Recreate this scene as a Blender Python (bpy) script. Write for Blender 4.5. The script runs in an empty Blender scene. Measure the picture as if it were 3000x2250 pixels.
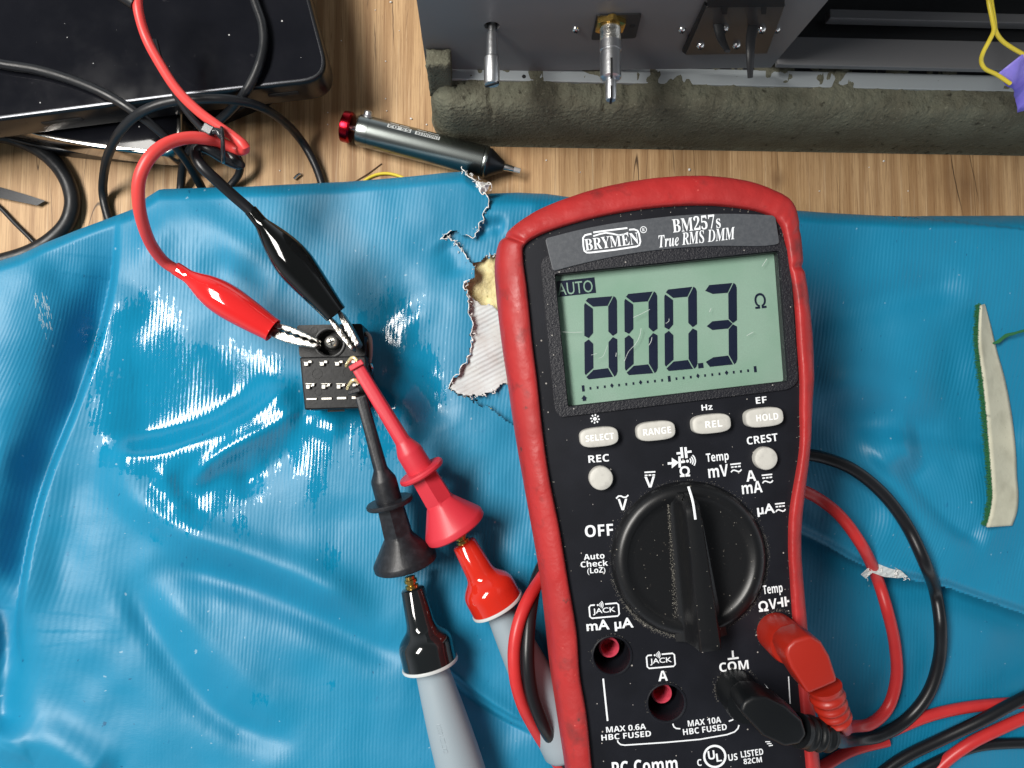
import bpy, bmesh, math, random
import numpy as np
from mathutils import Matrix, Vector

# ------------------------------------------------------------------ units: everything below is in millimetres
S = 0.001
rng = random.Random(7)
nrg = np.random.default_rng(7)
sc = bpy.context.scene
col = sc.collection

# ------------------------------------------------------------------ camera, light, exposure
FPX = 2167.0                       # focal length for a 3000 px wide frame (26 mm lens)
CAM_H = 250.0
NADIR = (1400.0, 1250.0)
d = np.array([(NADIR[0]-1500)/FPX, -(NADIR[1]-1125)/FPX, -1.0]); d /= np.linalg.norm(d)
zc = -d
xc = np.array([1.0, 0, 0]); xc = xc - zc*xc.dot(zc); xc /= np.linalg.norm(xc)
yc = np.cross(zc, xc)
RW = np.array([xc, yc, zc])        # camera -> world
CAM = np.array([0, 0, CAM_H])
cam = bpy.data.cameras.new('camera'); cam.sensor_width = 36; cam.lens = 26
cam.clip_start = 0.005; cam.clip_end = 20
co = bpy.data.objects.new('camera', cam); col.objects.link(co)
co.matrix_world = Matrix(np.vstack([np.hstack([RW, (CAM*S).reshape(3, 1)]), [0, 0, 0, 1]]).tolist())
sc.camera = co

w = bpy.data.worlds.new('World'); sc.world = w; w.use_nodes = True
# the room: dark ceiling, paler walls low down, palest towards the right
nt = w.node_tree; bg = nt.nodes['Background']; tc = nt.nodes.new('ShaderNodeTexCoord')
sx = nt.nodes.new('ShaderNodeSeparateXYZ'); nt.links.new(tc.outputs['Generated'], sx.inputs[0])
mr = nt.nodes.new('ShaderNodeMapRange'); mr.interpolation_type = 'SMOOTHSTEP'
for k, v in (('From Min', .05), ('From Max', .75), ('To Min', .60), ('To Max', .075)): mr.inputs[k].default_value = v
nt.links.new(sx.outputs['Z'], mr.inputs['Value'])
m2 = nt.nodes.new('ShaderNodeMapRange')
for k, v in (('From Min', -1.0), ('From Max', 1.0), ('To Min', .7), ('To Max', 1.6)): m2.inputs[k].default_value = v
nt.links.new(sx.outputs['X'], m2.inputs['Value'])
mu = nt.nodes.new('ShaderNodeMath'); mu.operation = 'MULTIPLY'; nt.links.new(mr.outputs['Result'], mu.inputs[0]); nt.links.new(m2.outputs['Result'], mu.inputs[1])
nt.links.new(mu.outputs[0], bg.inputs[1])
bg.inputs[0].default_value = (0.88, 0.94, 1.0, 1)

def area(name, loc, target, sx, sy, power, color):
    l = bpy.data.lights.new(name, 'AREA'); l.shape = 'RECTANGLE'; l.size = sx*S; l.size_y = sy*S
    l.energy = power; l.color = color
    o = bpy.data.objects.new(name, l); col.objects.link(o); o.location = Vector(loc)*S
    o.rotation_euler = (Vector(target)-Vector(loc)).to_track_quat('-Z', 'Y').to_euler()
    return o
area('ceiling_lamp', (-400, 125, 690), (0, 0, 20), 450, 170, 7.3, (1.0, 0.965, 0.91))

sc.view_settings.view_transform = 'Standard'
sc.view_settings.look = 'None'
sc.view_settings.exposure = 0.42
sc.view_settings.gamma = 1.0
sc.view_settings.use_curve_mapping = False

# ------------------------------------------------------------------ rays of the measured photograph -> points at real heights
def ray(px, py):
    return RW @ np.array([(px-1500)/FPX, -(py-1125)/FPX, -1.0])
def P(px, py, z):
    r = ray(px, py); return CAM + r*((z-CAM_H)/r[2])
def PY(px, py, Y):
    r = ray(px, py); return CAM + r*(Y/r[1])
def PA(u, v, z):                   # arrays
    x = (u-1500)/FPX; y = -(v-1125)/FPX
    r = [RW[i, 0]*x+RW[i, 1]*y-RW[i, 2] for i in range(3)]
    t = (z-CAM_H)/r[2]
    return np.stack([r[0]*t, r[1]*t, CAM_H+r[2]*t], -1)

# ------------------------------------------------------------------ material helpers
def mat(name, color, rough=0.5, metal=0.0, spec=0.5, coat=0.0, coat_rough=0.05, bump=None, vary=None, speck=None, sss=0.0, rvary=None):
    """color linear rgb; bump=(scale per mm, strength); vary=(scale, rgb2, lo, hi); speck=(scale, thresh, rgb)"""
    m = bpy.data.materials.new(name); m.use_nodes = True
    nt = m.node_tree; b = nt.nodes['Principled BSDF']
    L = nt.links.new
    b.inputs['Base Color'].default_value = (*color, 1)
    b.inputs['Roughness'].default_value = rough
    b.inputs['Metallic'].default_value = metal
    b.inputs['Specular IOR Level'].default_value = spec
    b.inputs['Coat Weight'].default_value = coat
    b.inputs['Coat Roughness'].default_value = coat_rough
    tc = nt.nodes.new('ShaderNodeTexCoord')
    out = None
    def noise(scale, detail=4, rgh=0.55, vec=None):
        n = nt.nodes.new('ShaderNodeTexNoise'); n.inputs['Scale'].default_value = scale/S
        n.inputs['Detail'].default_value = detail; n.inputs['Roughness'].default_value = rgh
        L(vec or tc.outputs['Object'], n.inputs['Vector']); return n.outputs['Fac']
    def ramp(fac, lo, hi):
        r = nt.nodes.new('ShaderNodeMapRange'); r.inputs['From Min'].default_value = lo; r.inputs['From Max'].default_value = hi
        L(fac, r.inputs['Value']); return r.outputs['Result']
    def mix(f, a, bb):
        x = nt.nodes.new('ShaderNodeMix'); x.data_type = 'RGBA'
        L(f, x.inputs['Factor'])
        for s, v in ((6, a), (7, bb)):
            if isinstance(v, tuple): x.inputs[s].default_value = (*v, 1)
            else: L(v, x.inputs[s])
        return x.outputs[2]
    if vary:
        for (s_, c2, lo, hi) in (vary if isinstance(vary, list) else [vary]):
            out = mix(ramp(noise(s_), lo, hi), out or tuple(color), c2)
    if speck:
        v = nt.nodes.new('ShaderNodeTexVoronoi'); v.voronoi_dimensions = '2D'; v.inputs['Scale'].default_value = speck[0]/S
        L(tc.outputs['Object'], v.inputs['Vector'])
        sp = nt.nodes.new('ShaderNodeSeparateColor'); L(v.outputs['Color'], sp.inputs[0])
        th = nt.nodes.new('ShaderNodeMath'); th.operation = 'MULTIPLY_ADD'; th.inputs[1].default_value = speck[1]*3.4; th.inputs[2].default_value = -speck[1]*2.0
        L(sp.outputs[0], th.inputs[0])
        lt = nt.nodes.new('ShaderNodeMath'); lt.operation = 'LESS_THAN'
        L(v.outputs['Distance'], lt.inputs[0]); L(th.outputs[0], lt.inputs[1])
        out = mix(lt.outputs[0], out or tuple(color), speck[2])
    if out: L(out, b.inputs['Base Color'])
    if rvary:
        mr = nt.nodes.new('ShaderNodeMapRange'); mr.inputs['From Min'].default_value = 0.35; mr.inputs['From Max'].default_value = 0.65
        mr.inputs['To Min'].default_value = rvary[1]; mr.inputs['To Max'].default_value = rvary[2]
        L(noise(rvary[0]), mr.inputs['Value']); L(mr.outputs['Result'], b.inputs['Roughness'])
    if bump:
        bn = nt.nodes.new('ShaderNodeBump'); bn.inputs['Strength'].default_value = bump[1]; bn.inputs['Distance'].default_value = (bump[2] if len(bump) > 2 else 0.3)*S
        L(noise(bump[0], 5), bn.inputs['Height']); L(bn.outputs['Normal'], b.inputs['Normal'])
    if sss:
        b.inputs['Subsurface Weight'].default_value = sss
        b.inputs['Subsurface Radius'].default_value = (1, .5, .3); b.inputs['Subsurface Scale'].default_value = 0.5*S
    m['tools'] = 1
    return m

M = {}
M['cable_black'] = mat('black rubber', (0.010, 0.011, 0.013), 0.38, spec=.4, bump=(0.5, .15), rvary=(0.2, .32, .5))
M['lead_black'] = mat('black silicone', (0.008, 0.009, 0.011), 0.34, spec=.4)
M['lead_red'] = mat('red silicone', (0.54, 0.032, 0.032), 0.36, spec=.4, vary=(0.25, (0.50, 0.028, 0.03), .4, .7))
M['lead_red_thin'] = mat('red pvc wire', (0.66, 0.055, 0.05), 0.4)
M['boot_red'] = mat('glossy red vinyl', (0.62, 0.018, 0.018), 0.09, coat=.6, bump=(0.25, .12, .4))
M['boot_black'] = mat('glossy black vinyl', (0.003, 0.0035, 0.0035), 0.08, spec=.4, coat=.35, bump=(0.22, .12, .4))
M['chrome'] = mat('nickel plate', (0.58, 0.56, 0.52), 0.30, 1.0, bump=(0.9, .6, .35), vary=(0.6, (.22, .21, .19), .45, .65))
M['steel'] = mat('bright steel', (0.70, 0.70, 0.70), 0.25, 1.0)
M['dull_steel'] = mat('cast shaft metal', (0.62, 0.63, 0.64), 0.38, 1.0, bump=(0.7, .35, .2))
M['brass'] = mat('brass', (0.55, 0.36, 0.10), 0.25, 1.0)
M['gold_wire'] = mat('pale gold wire', (0.85, 0.70, 0.36), 0.35, .5)
M['grab_red'] = mat('matt red nylon', (0.56, 0.030, 0.048), 0.44, bump=(1.6, .10, .2))
M['grab_black'] = mat('matt black nylon', (0.010, 0.011, 0.014), 0.42, spec=.4, bump=(1.4, .2, .2), vary=(0.5, (.02, .022, .027), .45, .7))
M['probe_red'] = mat('glossy red probe plastic', (0.55, 0.022, 0.010), 0.12, coat=.5)
M['probe_black'] = mat('glossy black probe plastic', (0.008, 0.010, 0.011), 0.10, coat=.5)
M['probe_grey'] = mat('grey soft plastic', (0.27, 0.33, 0.37), 0.5, bump=(2.0, .06, .15))
M['collar'] = mat('pale grey collar', (0.55, 0.58, 0.58), 0.4)
M['holster'] = mat('worn red elastomer', (0.40, 0.026, 0.026), 0.46, spec=.35, bump=(0.35, .5, .5),
                   vary=[(0.05, (0.33, 0.022, 0.022), .42, .62), (0.13, (0.19, 0.024, 0.024), .56, .72), (0.30, (0.12, .03, .028), .68, .76), (0.45, (0.64, .13, .11), .70, .75)], rvary=(0.15, .36, .58))
M['face'] = mat('black meter plastic', (0.0065, 0.0072, 0.0105), 0.40, spec=.3, bump=(3.0, .15, .15), vary=(0.06, (.011, .012, .017), .4, .7), speck=(0.22, .035, (.34, .32, .30)))
M['face_tex'] = mat('textured black bezel', (0.009, 0.0095, 0.014), 0.42, spec=.4, bump=(2.2, .9, .25), speck=(0.3, .04, (.34, .32, .30)))
M['band'] = mat('charcoal name band', (0.060, 0.066, 0.076), 0.45, bump=(3, .25, .15), vary=(0.9, (.078, .084, .094), .4, .65))
M['ink'] = mat('white print', (0.80, 0.83, 0.86), 0.5, vary=(2.0, (.55, .58, .6), .62, .75))
M['button'] = mat('warm grey rubber key', (0.52, 0.51, 0.47), 0.55, bump=(2, .08, .1), vary=(0.5, (.42, .41, .38), .5, .75))
M['button_ink'] = mat('white key print', (0.88, 0.88, 0.86), 0.5)
M['knob'] = mat('black knob plastic', (0.0065, 0.007, 0.008), 0.34, spec=.40, bump=(0.5, .06, .3), vary=(1.2, (.10, .09, .075), .68, .76), speck=(0.3, .03, (.22, .21, .18)))
M['dust'] = mat('settled dust', (0.20, 0.19, 0.165), 0.9, bump=(2, .6, .3))
M['socket_pink'] = mat('pink socket liner', (0.62, 0.06, 0.10), 0.4, sss=0, vary=(.5, (.40, .03, .06), .4, .7))
M['dark'] = mat('black hollow and shade', (0.004, 0.004, 0.005), 0.6)
M['lcd'] = mat('lcd glass green', (0.265, 0.370, 0.310), 0.35, spec=.3, vary=[(3.5, (0.29, 0.42, 0.35), .35, .7), (0.04, (.23, .36, .285), .4, .6)])
M['lcd_ink'] = mat('lcd segment navy', (0.006, 0.010, 0.032), 0.4, spec=.3)
M['plug_red'] = mat('dull red plug rubber', (0.31, 0.014, 0.006), 0.38, bump=(2.5, .12, .15))
M['plug_black'] = mat('dull black plug rubber', (0.004, 0.005, 0.006), 0.40, spec=.3, bump=(2.5, .12, .15))
M['conn'] = mat('black connector plastic', (0.008, 0.0085, 0.0095), 0.36, spec=.28, bump=(1.0, .12, .2), vary=(0.5, (.020, .021, .023), .52, .75))
M['tin'] = mat('tinned contact', (0.85, 0.83, 0.76), 0.3, .9)
M['tie'] = mat('black nylon tie', (0.022, 0.024, 0.028), 0.22)
M['glass_black'] = mat('black glass', (0.006, 0.0065, 0.009), 0.09, spec=.22, vary=[(0.05, (.0085, .009, .012), .4, .7), (0.5, (.018, .018, .021), .68, .78)], speck=(0.13, .026, (.45, .45, .45)), rvary=(0.1, .05, .12))
M['rim_black'] = mat('dark anodised rim', (0.06, 0.062, 0.068), 0.24, .9)
M['rim_silver'] = mat('polished rim', (0.42, 0.40, 0.38), 0.16, 1.0)
M['case_black'] = mat('black device side', (0.008, 0.008, 0.009), 0.30, spec=.35)
M['panel'] = mat('grey painted panel', (0.150, 0.150, 0.155), 0.36, spec=.35, bump=(3, .12, .1), vary=(0.02, (.135, .138, .145), .4, .6))
M['panel_dark'] = mat('dark painted sheet', (0.012, 0.013, 0.015), 0.5)
M['chassis'] = mat('bare aluminium lip', (0.40, 0.44, 0.46), 0.45, .35, bump=(1.5, .1, .1))
M['plate'] = mat('brown grey steel plate', (0.070, 0.064, 0.062), 0.32, .5, bump=(2, .1, .1))
M['anod'] = mat('gunmetal anodised tube', (0.27, 0.295, 0.285), 0.27, 1.0, bump=(0.6, .03, .2))
M['anod_dark'] = mat('black nose cone', (0.02, 0.022, 0.025), 0.28, .6)
M['anod_red'] = mat('red anodised button', (0.36, 0.008, 0.018), 0.25, 1.0)
M['clear'] = mat('translucent nozzle', (0.55, 0.55, 0.55), 0.2, .5)
M['yellow'] = mat('yellow wire', (0.78, 0.62, 0.05), 0.4)
M['purple'] = mat('purple tape', (0.22, 0.17, 0.74), 0.45, bump=(0.3, .4, .5), vary=(0.12, (.30, .25, .82), .4, .65))
M['olive_foam'] = mat('olive packing foam', (0.140, 0.142, 0.106), 0.95, spec=.1, bump=(0.8, .85, 1.1), vary=[(0.10, (.112, .108, .080), .4, .65), (0.40, (.055, .053, .040), .62, .70), (1.2, (.22, .22, .165), .60, .75)])
M['foam_yellow'] = mat('yellow sponge', (0.74, 0.67, 0.38), 0.95, spec=.1, bump=(0.9, .8, .6), vary=[(0.3, (.66, .58, .30), .4, .6), (1.0, (.36, .31, .13), .64, .74)])
M['white_bit'] = mat('white crumb', (0.75, 0.75, 0.73), 0.6)
M['fiber'] = mat('brown fibre', (0.10, 0.05, 0.02), 0.6)
M['thread'] = mat('white frayed thread', (0.78, 0.78, 0.76), 0.8)
M['green_fuzz'] = mat('green fuzz', (0.018, 0.13, 0.045), 0.9)
M['strip_back'] = mat('off white strip backing', (0.56, 0.55, 0.43), 0.8, bump=(0.8, .3, .2), vary=[(0.14, (.44, .43, .33), .45, .7), (1.0, (.36, .35, .26), .66, .76)])

def mat_window():
    m = bpy.data.materials.new('clear lens'); m.use_nodes = True; nt = m.node_tree; nt.nodes.clear()
    o = nt.nodes.new('ShaderNodeOutputMaterial'); mx = nt.nodes.new('ShaderNodeMixShader'); f = nt.nodes.new('ShaderNodeFresnel')
    f.inputs['IOR'].default_value = 1.45
    t = nt.nodes.new('ShaderNodeBsdfTransparent'); t.inputs[0].default_value = (.97, .99, .98, 1)
    g = nt.nodes.new('ShaderNodeBsdfGlossy'); g.inputs['Roughness'].default_value = 0.06
    L = nt.links.new
    L(f.outputs[0], mx.inputs[0]); L(t.outputs[0], mx.inputs[1]); L(g.outputs[0], mx.inputs[2]); L(mx.outputs[0], o.inputs[0])
    return m
M['lens'] = mat_window()
M['lens_scratch'] = mat('scratched acrylic', (.62, .66, .64), .6)

def mat_wood():
    m = bpy.data.materials.new('oak table top'); m.use_nodes = True; nt = m.node_tree; b = nt.nodes['Principled BSDF']; L = nt.links.new
    tc = nt.nodes.new('ShaderNodeTexCoord')
    def mp(sx, sy, rot=0.0):
        n = nt.nodes.new('ShaderNodeMapping'); n.inputs['Scale'].default_value = (sx/S, sy/S, 1); n.inputs['Rotation'].default_value = (0, 0, rot)
        L(tc.outputs['Object'], n.inputs['Vector']); return n.outputs[0]
    def noise(v, sc_=1, det=5, r=.6, dist=0):
        n = nt.nodes.new('ShaderNodeTexNoise'); n.inputs['Scale'].default_value = sc_; n.inputs['Detail'].default_value = det; n.inputs['Roughness'].default_value = r
        n.inputs['Distortion'].default_value = dist
        L(v, n.inputs['Vector']); return n.outputs['Fac']
    def rng_(f, a, c, lo=0.0, hi=1.0):
        r = nt.nodes.new('ShaderNodeMapRange'); r.inputs['From Min'].default_value = a; r.inputs['From Max'].default_value = c
        r.inputs['To Min'].default_value = lo; r.inputs['To Max'].default_value = hi
        L(f, r.inputs['Value']); return r.outputs['Result']
    def mix(f, a, c):
        x = nt.nodes.new('ShaderNodeMix'); x.data_type = 'RGBA'; L(f, x.inputs['Factor'])
        for s_, v in ((6, a), (7, c)):
            if isinstance(v, tuple): x.inputs[s_].default_value = (*v, 1)
            else: L(v, x.inputs[s_])
        return x.outputs[2]
    base = mix(rng_(noise(mp(.06, .004), 1, 3), .35, .65), (0.45, 0.278, 0.135), (0.56, 0.372, 0.200))
    # growth rings: bands along the grain bent by a slow noise
    wv = nt.nodes.new('ShaderNodeTexWave'); wv.wave_type = 'BANDS'; wv.bands_direction = 'X'; wv.inputs['Scale'].default_value = 1.0
    wv.inputs['Distortion'].default_value = 9.0; wv.inputs['Detail'].default_value = 3; wv.inputs['Detail Scale'].default_value = .5
    L(mp(.05, .007, -.05), wv.inputs['Vector'])
    am = nt.nodes.new('ShaderNodeMath'); am.operation = 'MULTIPLY'; L(rng_(wv.outputs['Fac'], .3, .85, 0.0, .85), am.inputs[0]); L(rng_(noise(mp(.02, .006), 1, 3), .35, .62, .1, 1), am.inputs[1])
    base = mix(am.outputs[0], base, (0.29, 0.155, 0.066))
    fine = noise(mp(1.6, .035), 1, 6, .7)
    base = mix(rng_(fine, .45, .66, 0, .75), base, (0.25, 0.135, 0.058))
    base = mix(rng_(noise(mp(.9, .02), 1, 4, .6), .58, .72, 0, .55), base, (0.66, 0.49, 0.31))
    pore = noise(mp(3.2, .16), 1, 2, .5)
    base = mix(rng_(pore, .62, .72, 0, .5), base, (0.18, 0.09, 0.04))
    # hairline cracks, and one dark knot
    crack = rng_(noise(mp(.05, .0022), 1, 2, .4, .6), .4985, .5015)
    cr2 = nt.nodes.new('ShaderNodeMath'); cr2.operation = 'PINGPONG'; cr2.inputs[1].default_value = .5
    L(crack, cr2.inputs[0])
    base = mix(rng_(cr2.outputs[0], .05, .4, 0, .85), base, (0.035, 0.018, 0.01))
    for kp, rx, ry, amt in (((2835, 540), 16., 14., .62), ((2278, 525), 4., 5., .6)):
        p = P(*kp, 0)
        sp = nt.nodes.new('ShaderNodeMapping'); sp.inputs['Location'].default_value = (-p[0]/rx, -p[1]/ry, 0); sp.inputs['Scale'].default_value = (1/rx/S, 1/ry/S, 1)
        L(tc.outputs['Object'], sp.inputs['Vector'])
        le = nt.nodes.new('ShaderNodeVectorMath'); le.operation = 'LENGTH'; L(sp.outputs[0], le.inputs[0])
        ad = nt.nodes.new('ShaderNodeMath'); ad.operation = 'MULTIPLY_ADD'; ad.inputs[1].default_value = .9; L(noise(mp(.12, .06), 1, 5), ad.inputs[0]); L(le.outputs['Value'], ad.inputs[2])
        base = mix(rng_(ad.outputs[0], 1.35, .4, 0, amt), base, (0.135, 0.068, 0.03))
    # drying cracks along the grain
    wob_ = noise(mp(.10, .05), 1, 3)
    for (xa, ya, xb, yb, wd, am_) in ((1097, 60, 1101, 185, .16, .75), (1152, -30, 1151, 150, .16, .7), (1076, -30, 1077, 30, .14, .6), (1000, 40, 1004, 140, .12, .45), (1196, 20, 1190, 90, .10, .4), (2776, 408, 2822, 640, .17, .9), (2834, 408, 2868, 600, .14, .75), (1971, 425, 1976, 512, .14, .7), (2276, 425, 2279, 520, .14, .6), (150, 520, 152, 700, .14, .5), (2600, 440, 2596, 560, .10, .35), (2450, 500, 2455, 620, .10, .4), (1390, 430, 1392, 500, .1, .4), (800, 330, 803, 500, .11, .4)):
        A_, B_ = P(xa, ya, 0), P(xb, yb, 0); e_ = B_-A_; ln_ = float(np.linalg.norm(e_)); ang = math.atan2(e_[1], e_[0])
        m1 = nt.nodes.new('ShaderNodeMapping'); m1.vector_type = 'TEXTURE'; m1.inputs['Location'].default_value = (A_[0]*S, A_[1]*S, 0); m1.inputs['Rotation'].default_value = (0, 0, ang); m1.inputs['Scale'].default_value = (ln_*S, S, 1)
        L(tc.outputs['Object'], m1.inputs['Vector'])
        sx_ = nt.nodes.new('ShaderNodeSeparateXYZ'); L(m1.outputs[0], sx_.inputs[0])
        def mth(op, p, q):
            n = nt.nodes.new('ShaderNodeMath'); n.operation = op
            for i, v in enumerate((p, q)):
                if isinstance(v, (int, float)): n.inputs[i].default_value = v
                else: L(v, n.inputs[i])
            return n.outputs[0]
        yy = mth('ABSOLUTE', mth('ADD', sx_.outputs['Y'], mth('MULTIPLY', mth('SUBTRACT', wob_, .5), 1.6)), 0)
        along = mth('ABSOLUTE', mth('SUBTRACT', sx_.outputs['X'], .5), 0)
        taper = rng_(along, .5, .2, 0, 1)
        base = mix(mth('MULTIPLY', rng_(yy, wd*1.6, wd*.4, 0, am_), taper), base, (0.030, 0.015, 0.008))
    L(base, b.inputs['Base Color'])
    b.inputs['Roughness'].default_value = .52; b.inputs['Specular IOR Level'].default_value = .35
    bn = nt.nodes.new('ShaderNodeBump'); bn.inputs['Strength'].default_value = .35; bn.inputs['Distance'].default_value = .2*S
    L(fine, bn.inputs['Height']); L(bn.outputs[0], b.inputs['Normal'])
    return m
M['wood'] = mat_wood()

def mat_vinyl():
    m = bpy.data.materials.new('blue ribbed vinyl'); m.use_nodes = True; nt = m.node_tree; b = nt.nodes['Principled BSDF']; L = nt.links.new
    uv = nt.nodes.new('ShaderNodeUVMap'); uv.uv_map = 'UVMap'           # weave coordinates in millimetres along the cloth
    at = nt.nodes.new('ShaderNodeAttribute'); at.attribute_name = 'gloss'
    sheen = nt.nodes.new('ShaderNodeAttribute'); sheen.attribute_name = 'rib'
    def mp(sx, sy):
        n = nt.nodes.new('ShaderNodeMapping'); n.inputs['Scale'].default_value = (sx, sy, 1); L(uv.outputs[0], n.inputs['Vector']); return n.outputs[0]
    def noise(v, sc_=1, det=4, r=.55):
        n = nt.nodes.new('ShaderNodeTexNoise'); n.inputs['Scale'].default_value = sc_; n.inputs['Detail'].default_value = det; n.inputs['Roughness'].default_value = r
        L(v, n.inputs['Vector']); return n.outputs['Fac']
    def math_(op, a, c=None):
        n = nt.nodes.new('ShaderNodeMath'); n.operation = op
        for i, v in enumerate((a, c)):
            if v is None: continue
            if isinstance(v, (int, float)): n.inputs[i].default_value = v
            else: L(v, n.inputs[i])
        return n.outputs[0]
    def rg(f, a, c, lo=0.0, hi=1.0):
        r = nt.nodes.new('ShaderNodeMapRange'); r.inputs['From Min'].default_value = a; r.inputs['From Max'].default_value = c
        r.inputs['To Min'].default_value = lo; r.inputs['To Max'].default_value = hi; L(f, r.inputs['Value']); return r.outputs['Result']
    def mix(f, a, c):
        x = nt.nodes.new('ShaderNodeMix'); x.data_type = 'RGBA'; L(f, x.inputs['Factor'])
        for s_, v in ((6, a), (7, c)):
            if isinstance(v, tuple): x.inputs[s_].default_value = (*v, 1)
            else: L(v, x.inputs[s_])
        return x.outputs[2]
    # worn-smooth glossy patches against the dull grain: the mask is wear, streaked along the ribs
    streak = noise(mp(.55, .075), 1, 4, .6)
    speck = noise(mp(1.1, .7), 1, 3, .6)
    g = math_('ADD', at.outputs['Fac'], math_('MULTIPLY', math_('SUBTRACT', streak, .5), 1.1))
    g = math_('ADD', g, math_('MULTIPLY', math_('SUBTRACT', speck, .5), .5))
    gm = rg(g, .47, .53)
    dull = rg(noise(mp(.045, .03), 1, 4), .3, .7, .43, .57)
    rmix = nt.nodes.new('ShaderNodeMix'); rmix.data_type = 'FLOAT'; L(gm, rmix.inputs['Factor']); L(dull, rmix.inputs[2]); rmix.inputs[3].default_value = .115
    L(rmix.outputs[0], b.inputs['Roughness'])
    b.inputs['Specular IOR Level'].default_value = .55
    c = mix(rg(noise(mp(.03, .02), 1, 3), .3, .7), (0.003, 0.190, 0.348), (0.005, 0.218, 0.390))
    c = mix(rg(noise(mp(.35, .22), 1, 3, .5), .70, .76, 0, .8), c, (0.001, 0.15, 0.31))     # small dark stains
    c = mix(rg(noise(mp(.9, .45), 1, 2, .5), .735, .76, 0, .75), c, (0.001, 0.07, 0.17))
    c = mix(rg(noise(mp(.62, .5), 1, 2, .4), .745, .765, 0, .5), c, (0.35, 0.5, 0.6))
    L(c, b.inputs['Base Color'])
    # ribs
    sx = nt.nodes.new('ShaderNodeSeparateXYZ'); L(uv.outputs[0], sx.inputs[0])
    wob = math_('MULTIPLY', noise(mp(.03, .03), 1, 2), 2.2)
    ph = math_('MULTIPLY', math_('ADD', sx.outputs[0], wob), 2*math.pi/1.14)
    rib = math_('SINE', ph)
    amp = rg(noise(mp(.02, .028), 1, 2), .32, .60, .25, 1.0)
    rib = math_('MULTIPLY', math_('MULTIPLY', rib, amp), sheen.outputs['Fac'])
    grain = noise(mp(1.6, 2.4), 1, 3, .6)
    h = math_('ADD', math_('MULTIPLY', rib, .033), math_('MULTIPLY', grain, .045))
    crinkle = noise(mp(.16, .10), 1, 3, .5)
    h = math_('ADD', h, math_('MULTIPLY', crinkle, .34))
    bn = nt.nodes.new('ShaderNodeBump'); bn.inputs['Strength'].default_value = .62; bn.inputs['Distance'].default_value = 1.0*S
    L(h, bn.inputs['Height']); L(bn.outputs[0], b.inputs['Normal'])
    return m
M['vinyl'] = mat_vinyl()

def mat_backing():
    m = mat('white woven backing', (0.55, 0.60, 0.61), 0.85, spec=.2, vary=[(0.16, (.50, .51, .50), .4, .65), (1.2, (.40, .41, .40), .62, .74)])
    nt = m.node_tree; L = nt.links.new; b = nt.nodes['Principled BSDF']
    tc = nt.nodes.new('ShaderNodeTexCoord'); mp = nt.nodes.new('ShaderNodeMapping'); mp.inputs['Rotation'].default_value = (0, 0, math.radians(-118)); mp.inputs['Scale'].default_value = (1/S, 1/S, 1)
    L(tc.outputs['Object'], mp.inputs[0])
    wv = nt.nodes.new('ShaderNodeTexWave'); wv.inputs['Scale'].default_value = .23; wv.inputs['Distortion'].default_value = .8; wv.inputs['Detail Scale'].default_value = 1.5
    L(mp.outputs[0], wv.inputs['Vector'])
    bn = nt.nodes.new('ShaderNodeBump'); bn.inputs['Strength'].default_value = .55; bn.inputs['Distance'].default_value = .25*S
    L(wv.outputs['Fac'], bn.inputs['Height']); L(bn.outputs[0], b.inputs['Normal'])
    return m
M['backing'] = mat_backing()

# ------------------------------------------------------------------ object helpers
def tag(o, label, cat, group=None):
    o['label'] = label; o['category'] = cat
    if group: o['group'] = group
    return o
def thing(name, label, cat, loc=(0, 0, 0), rot=None, group=None):
    o = bpy.data.objects.new(name, None); col.objects.link(o); o.empty_display_size = .01
    m = Matrix.Translation(Vector(loc)*S)
    if rot is not None: m = m @ Matrix(rot.tolist()).to_4x4()
    o.matrix_world = m
    return tag(o, label, cat, group)
def world_of(o):
    m = o.matrix_basis.copy()
    while o.parent: o = o.parent; m = o.matrix_basis @ m
    return m
def mesh(name, verts, faces, material, parent=None, smooth=True, local=False, angle=None):
    v = np.asarray(verts, dtype=float)*S
    me = bpy.data.meshes.new(name)
    if parent is not None and not local:
        mi = np.array(world_of(parent).inverted()); v = v @ mi[:3, :3].T + mi[:3, 3]
    elif parent is None:
        pass
    me.from_pydata(v.tolist(), [], faces); me.validate(); me.update()
    if isinstance(material, str): material = M[material]
    me.materials.append(material)
    o = bpy.data.objects.new(name, me); col.objects.link(o); o.parent = parent
    me.polygons.foreach_set('use_smooth', [bool(smooth)]*len(me.polygons))
    if smooth and angle is not None: me.set_sharp_from_angle(angle=math.radians(angle))
    return o
class MB:
    def __init__(s): s.v = []; s.f = []
    def add(s, v, f):
        k = len(s.v); s.v += [tuple(map(float, p)) for p in v]; s.f += [tuple(i+k for i in q) for q in f]; return s
    def build(s, name, material, parent=None, smooth=True, local=False, angle=40):
        return mesh(name, s.v, s.f, material, parent, smooth, local, angle)

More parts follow.
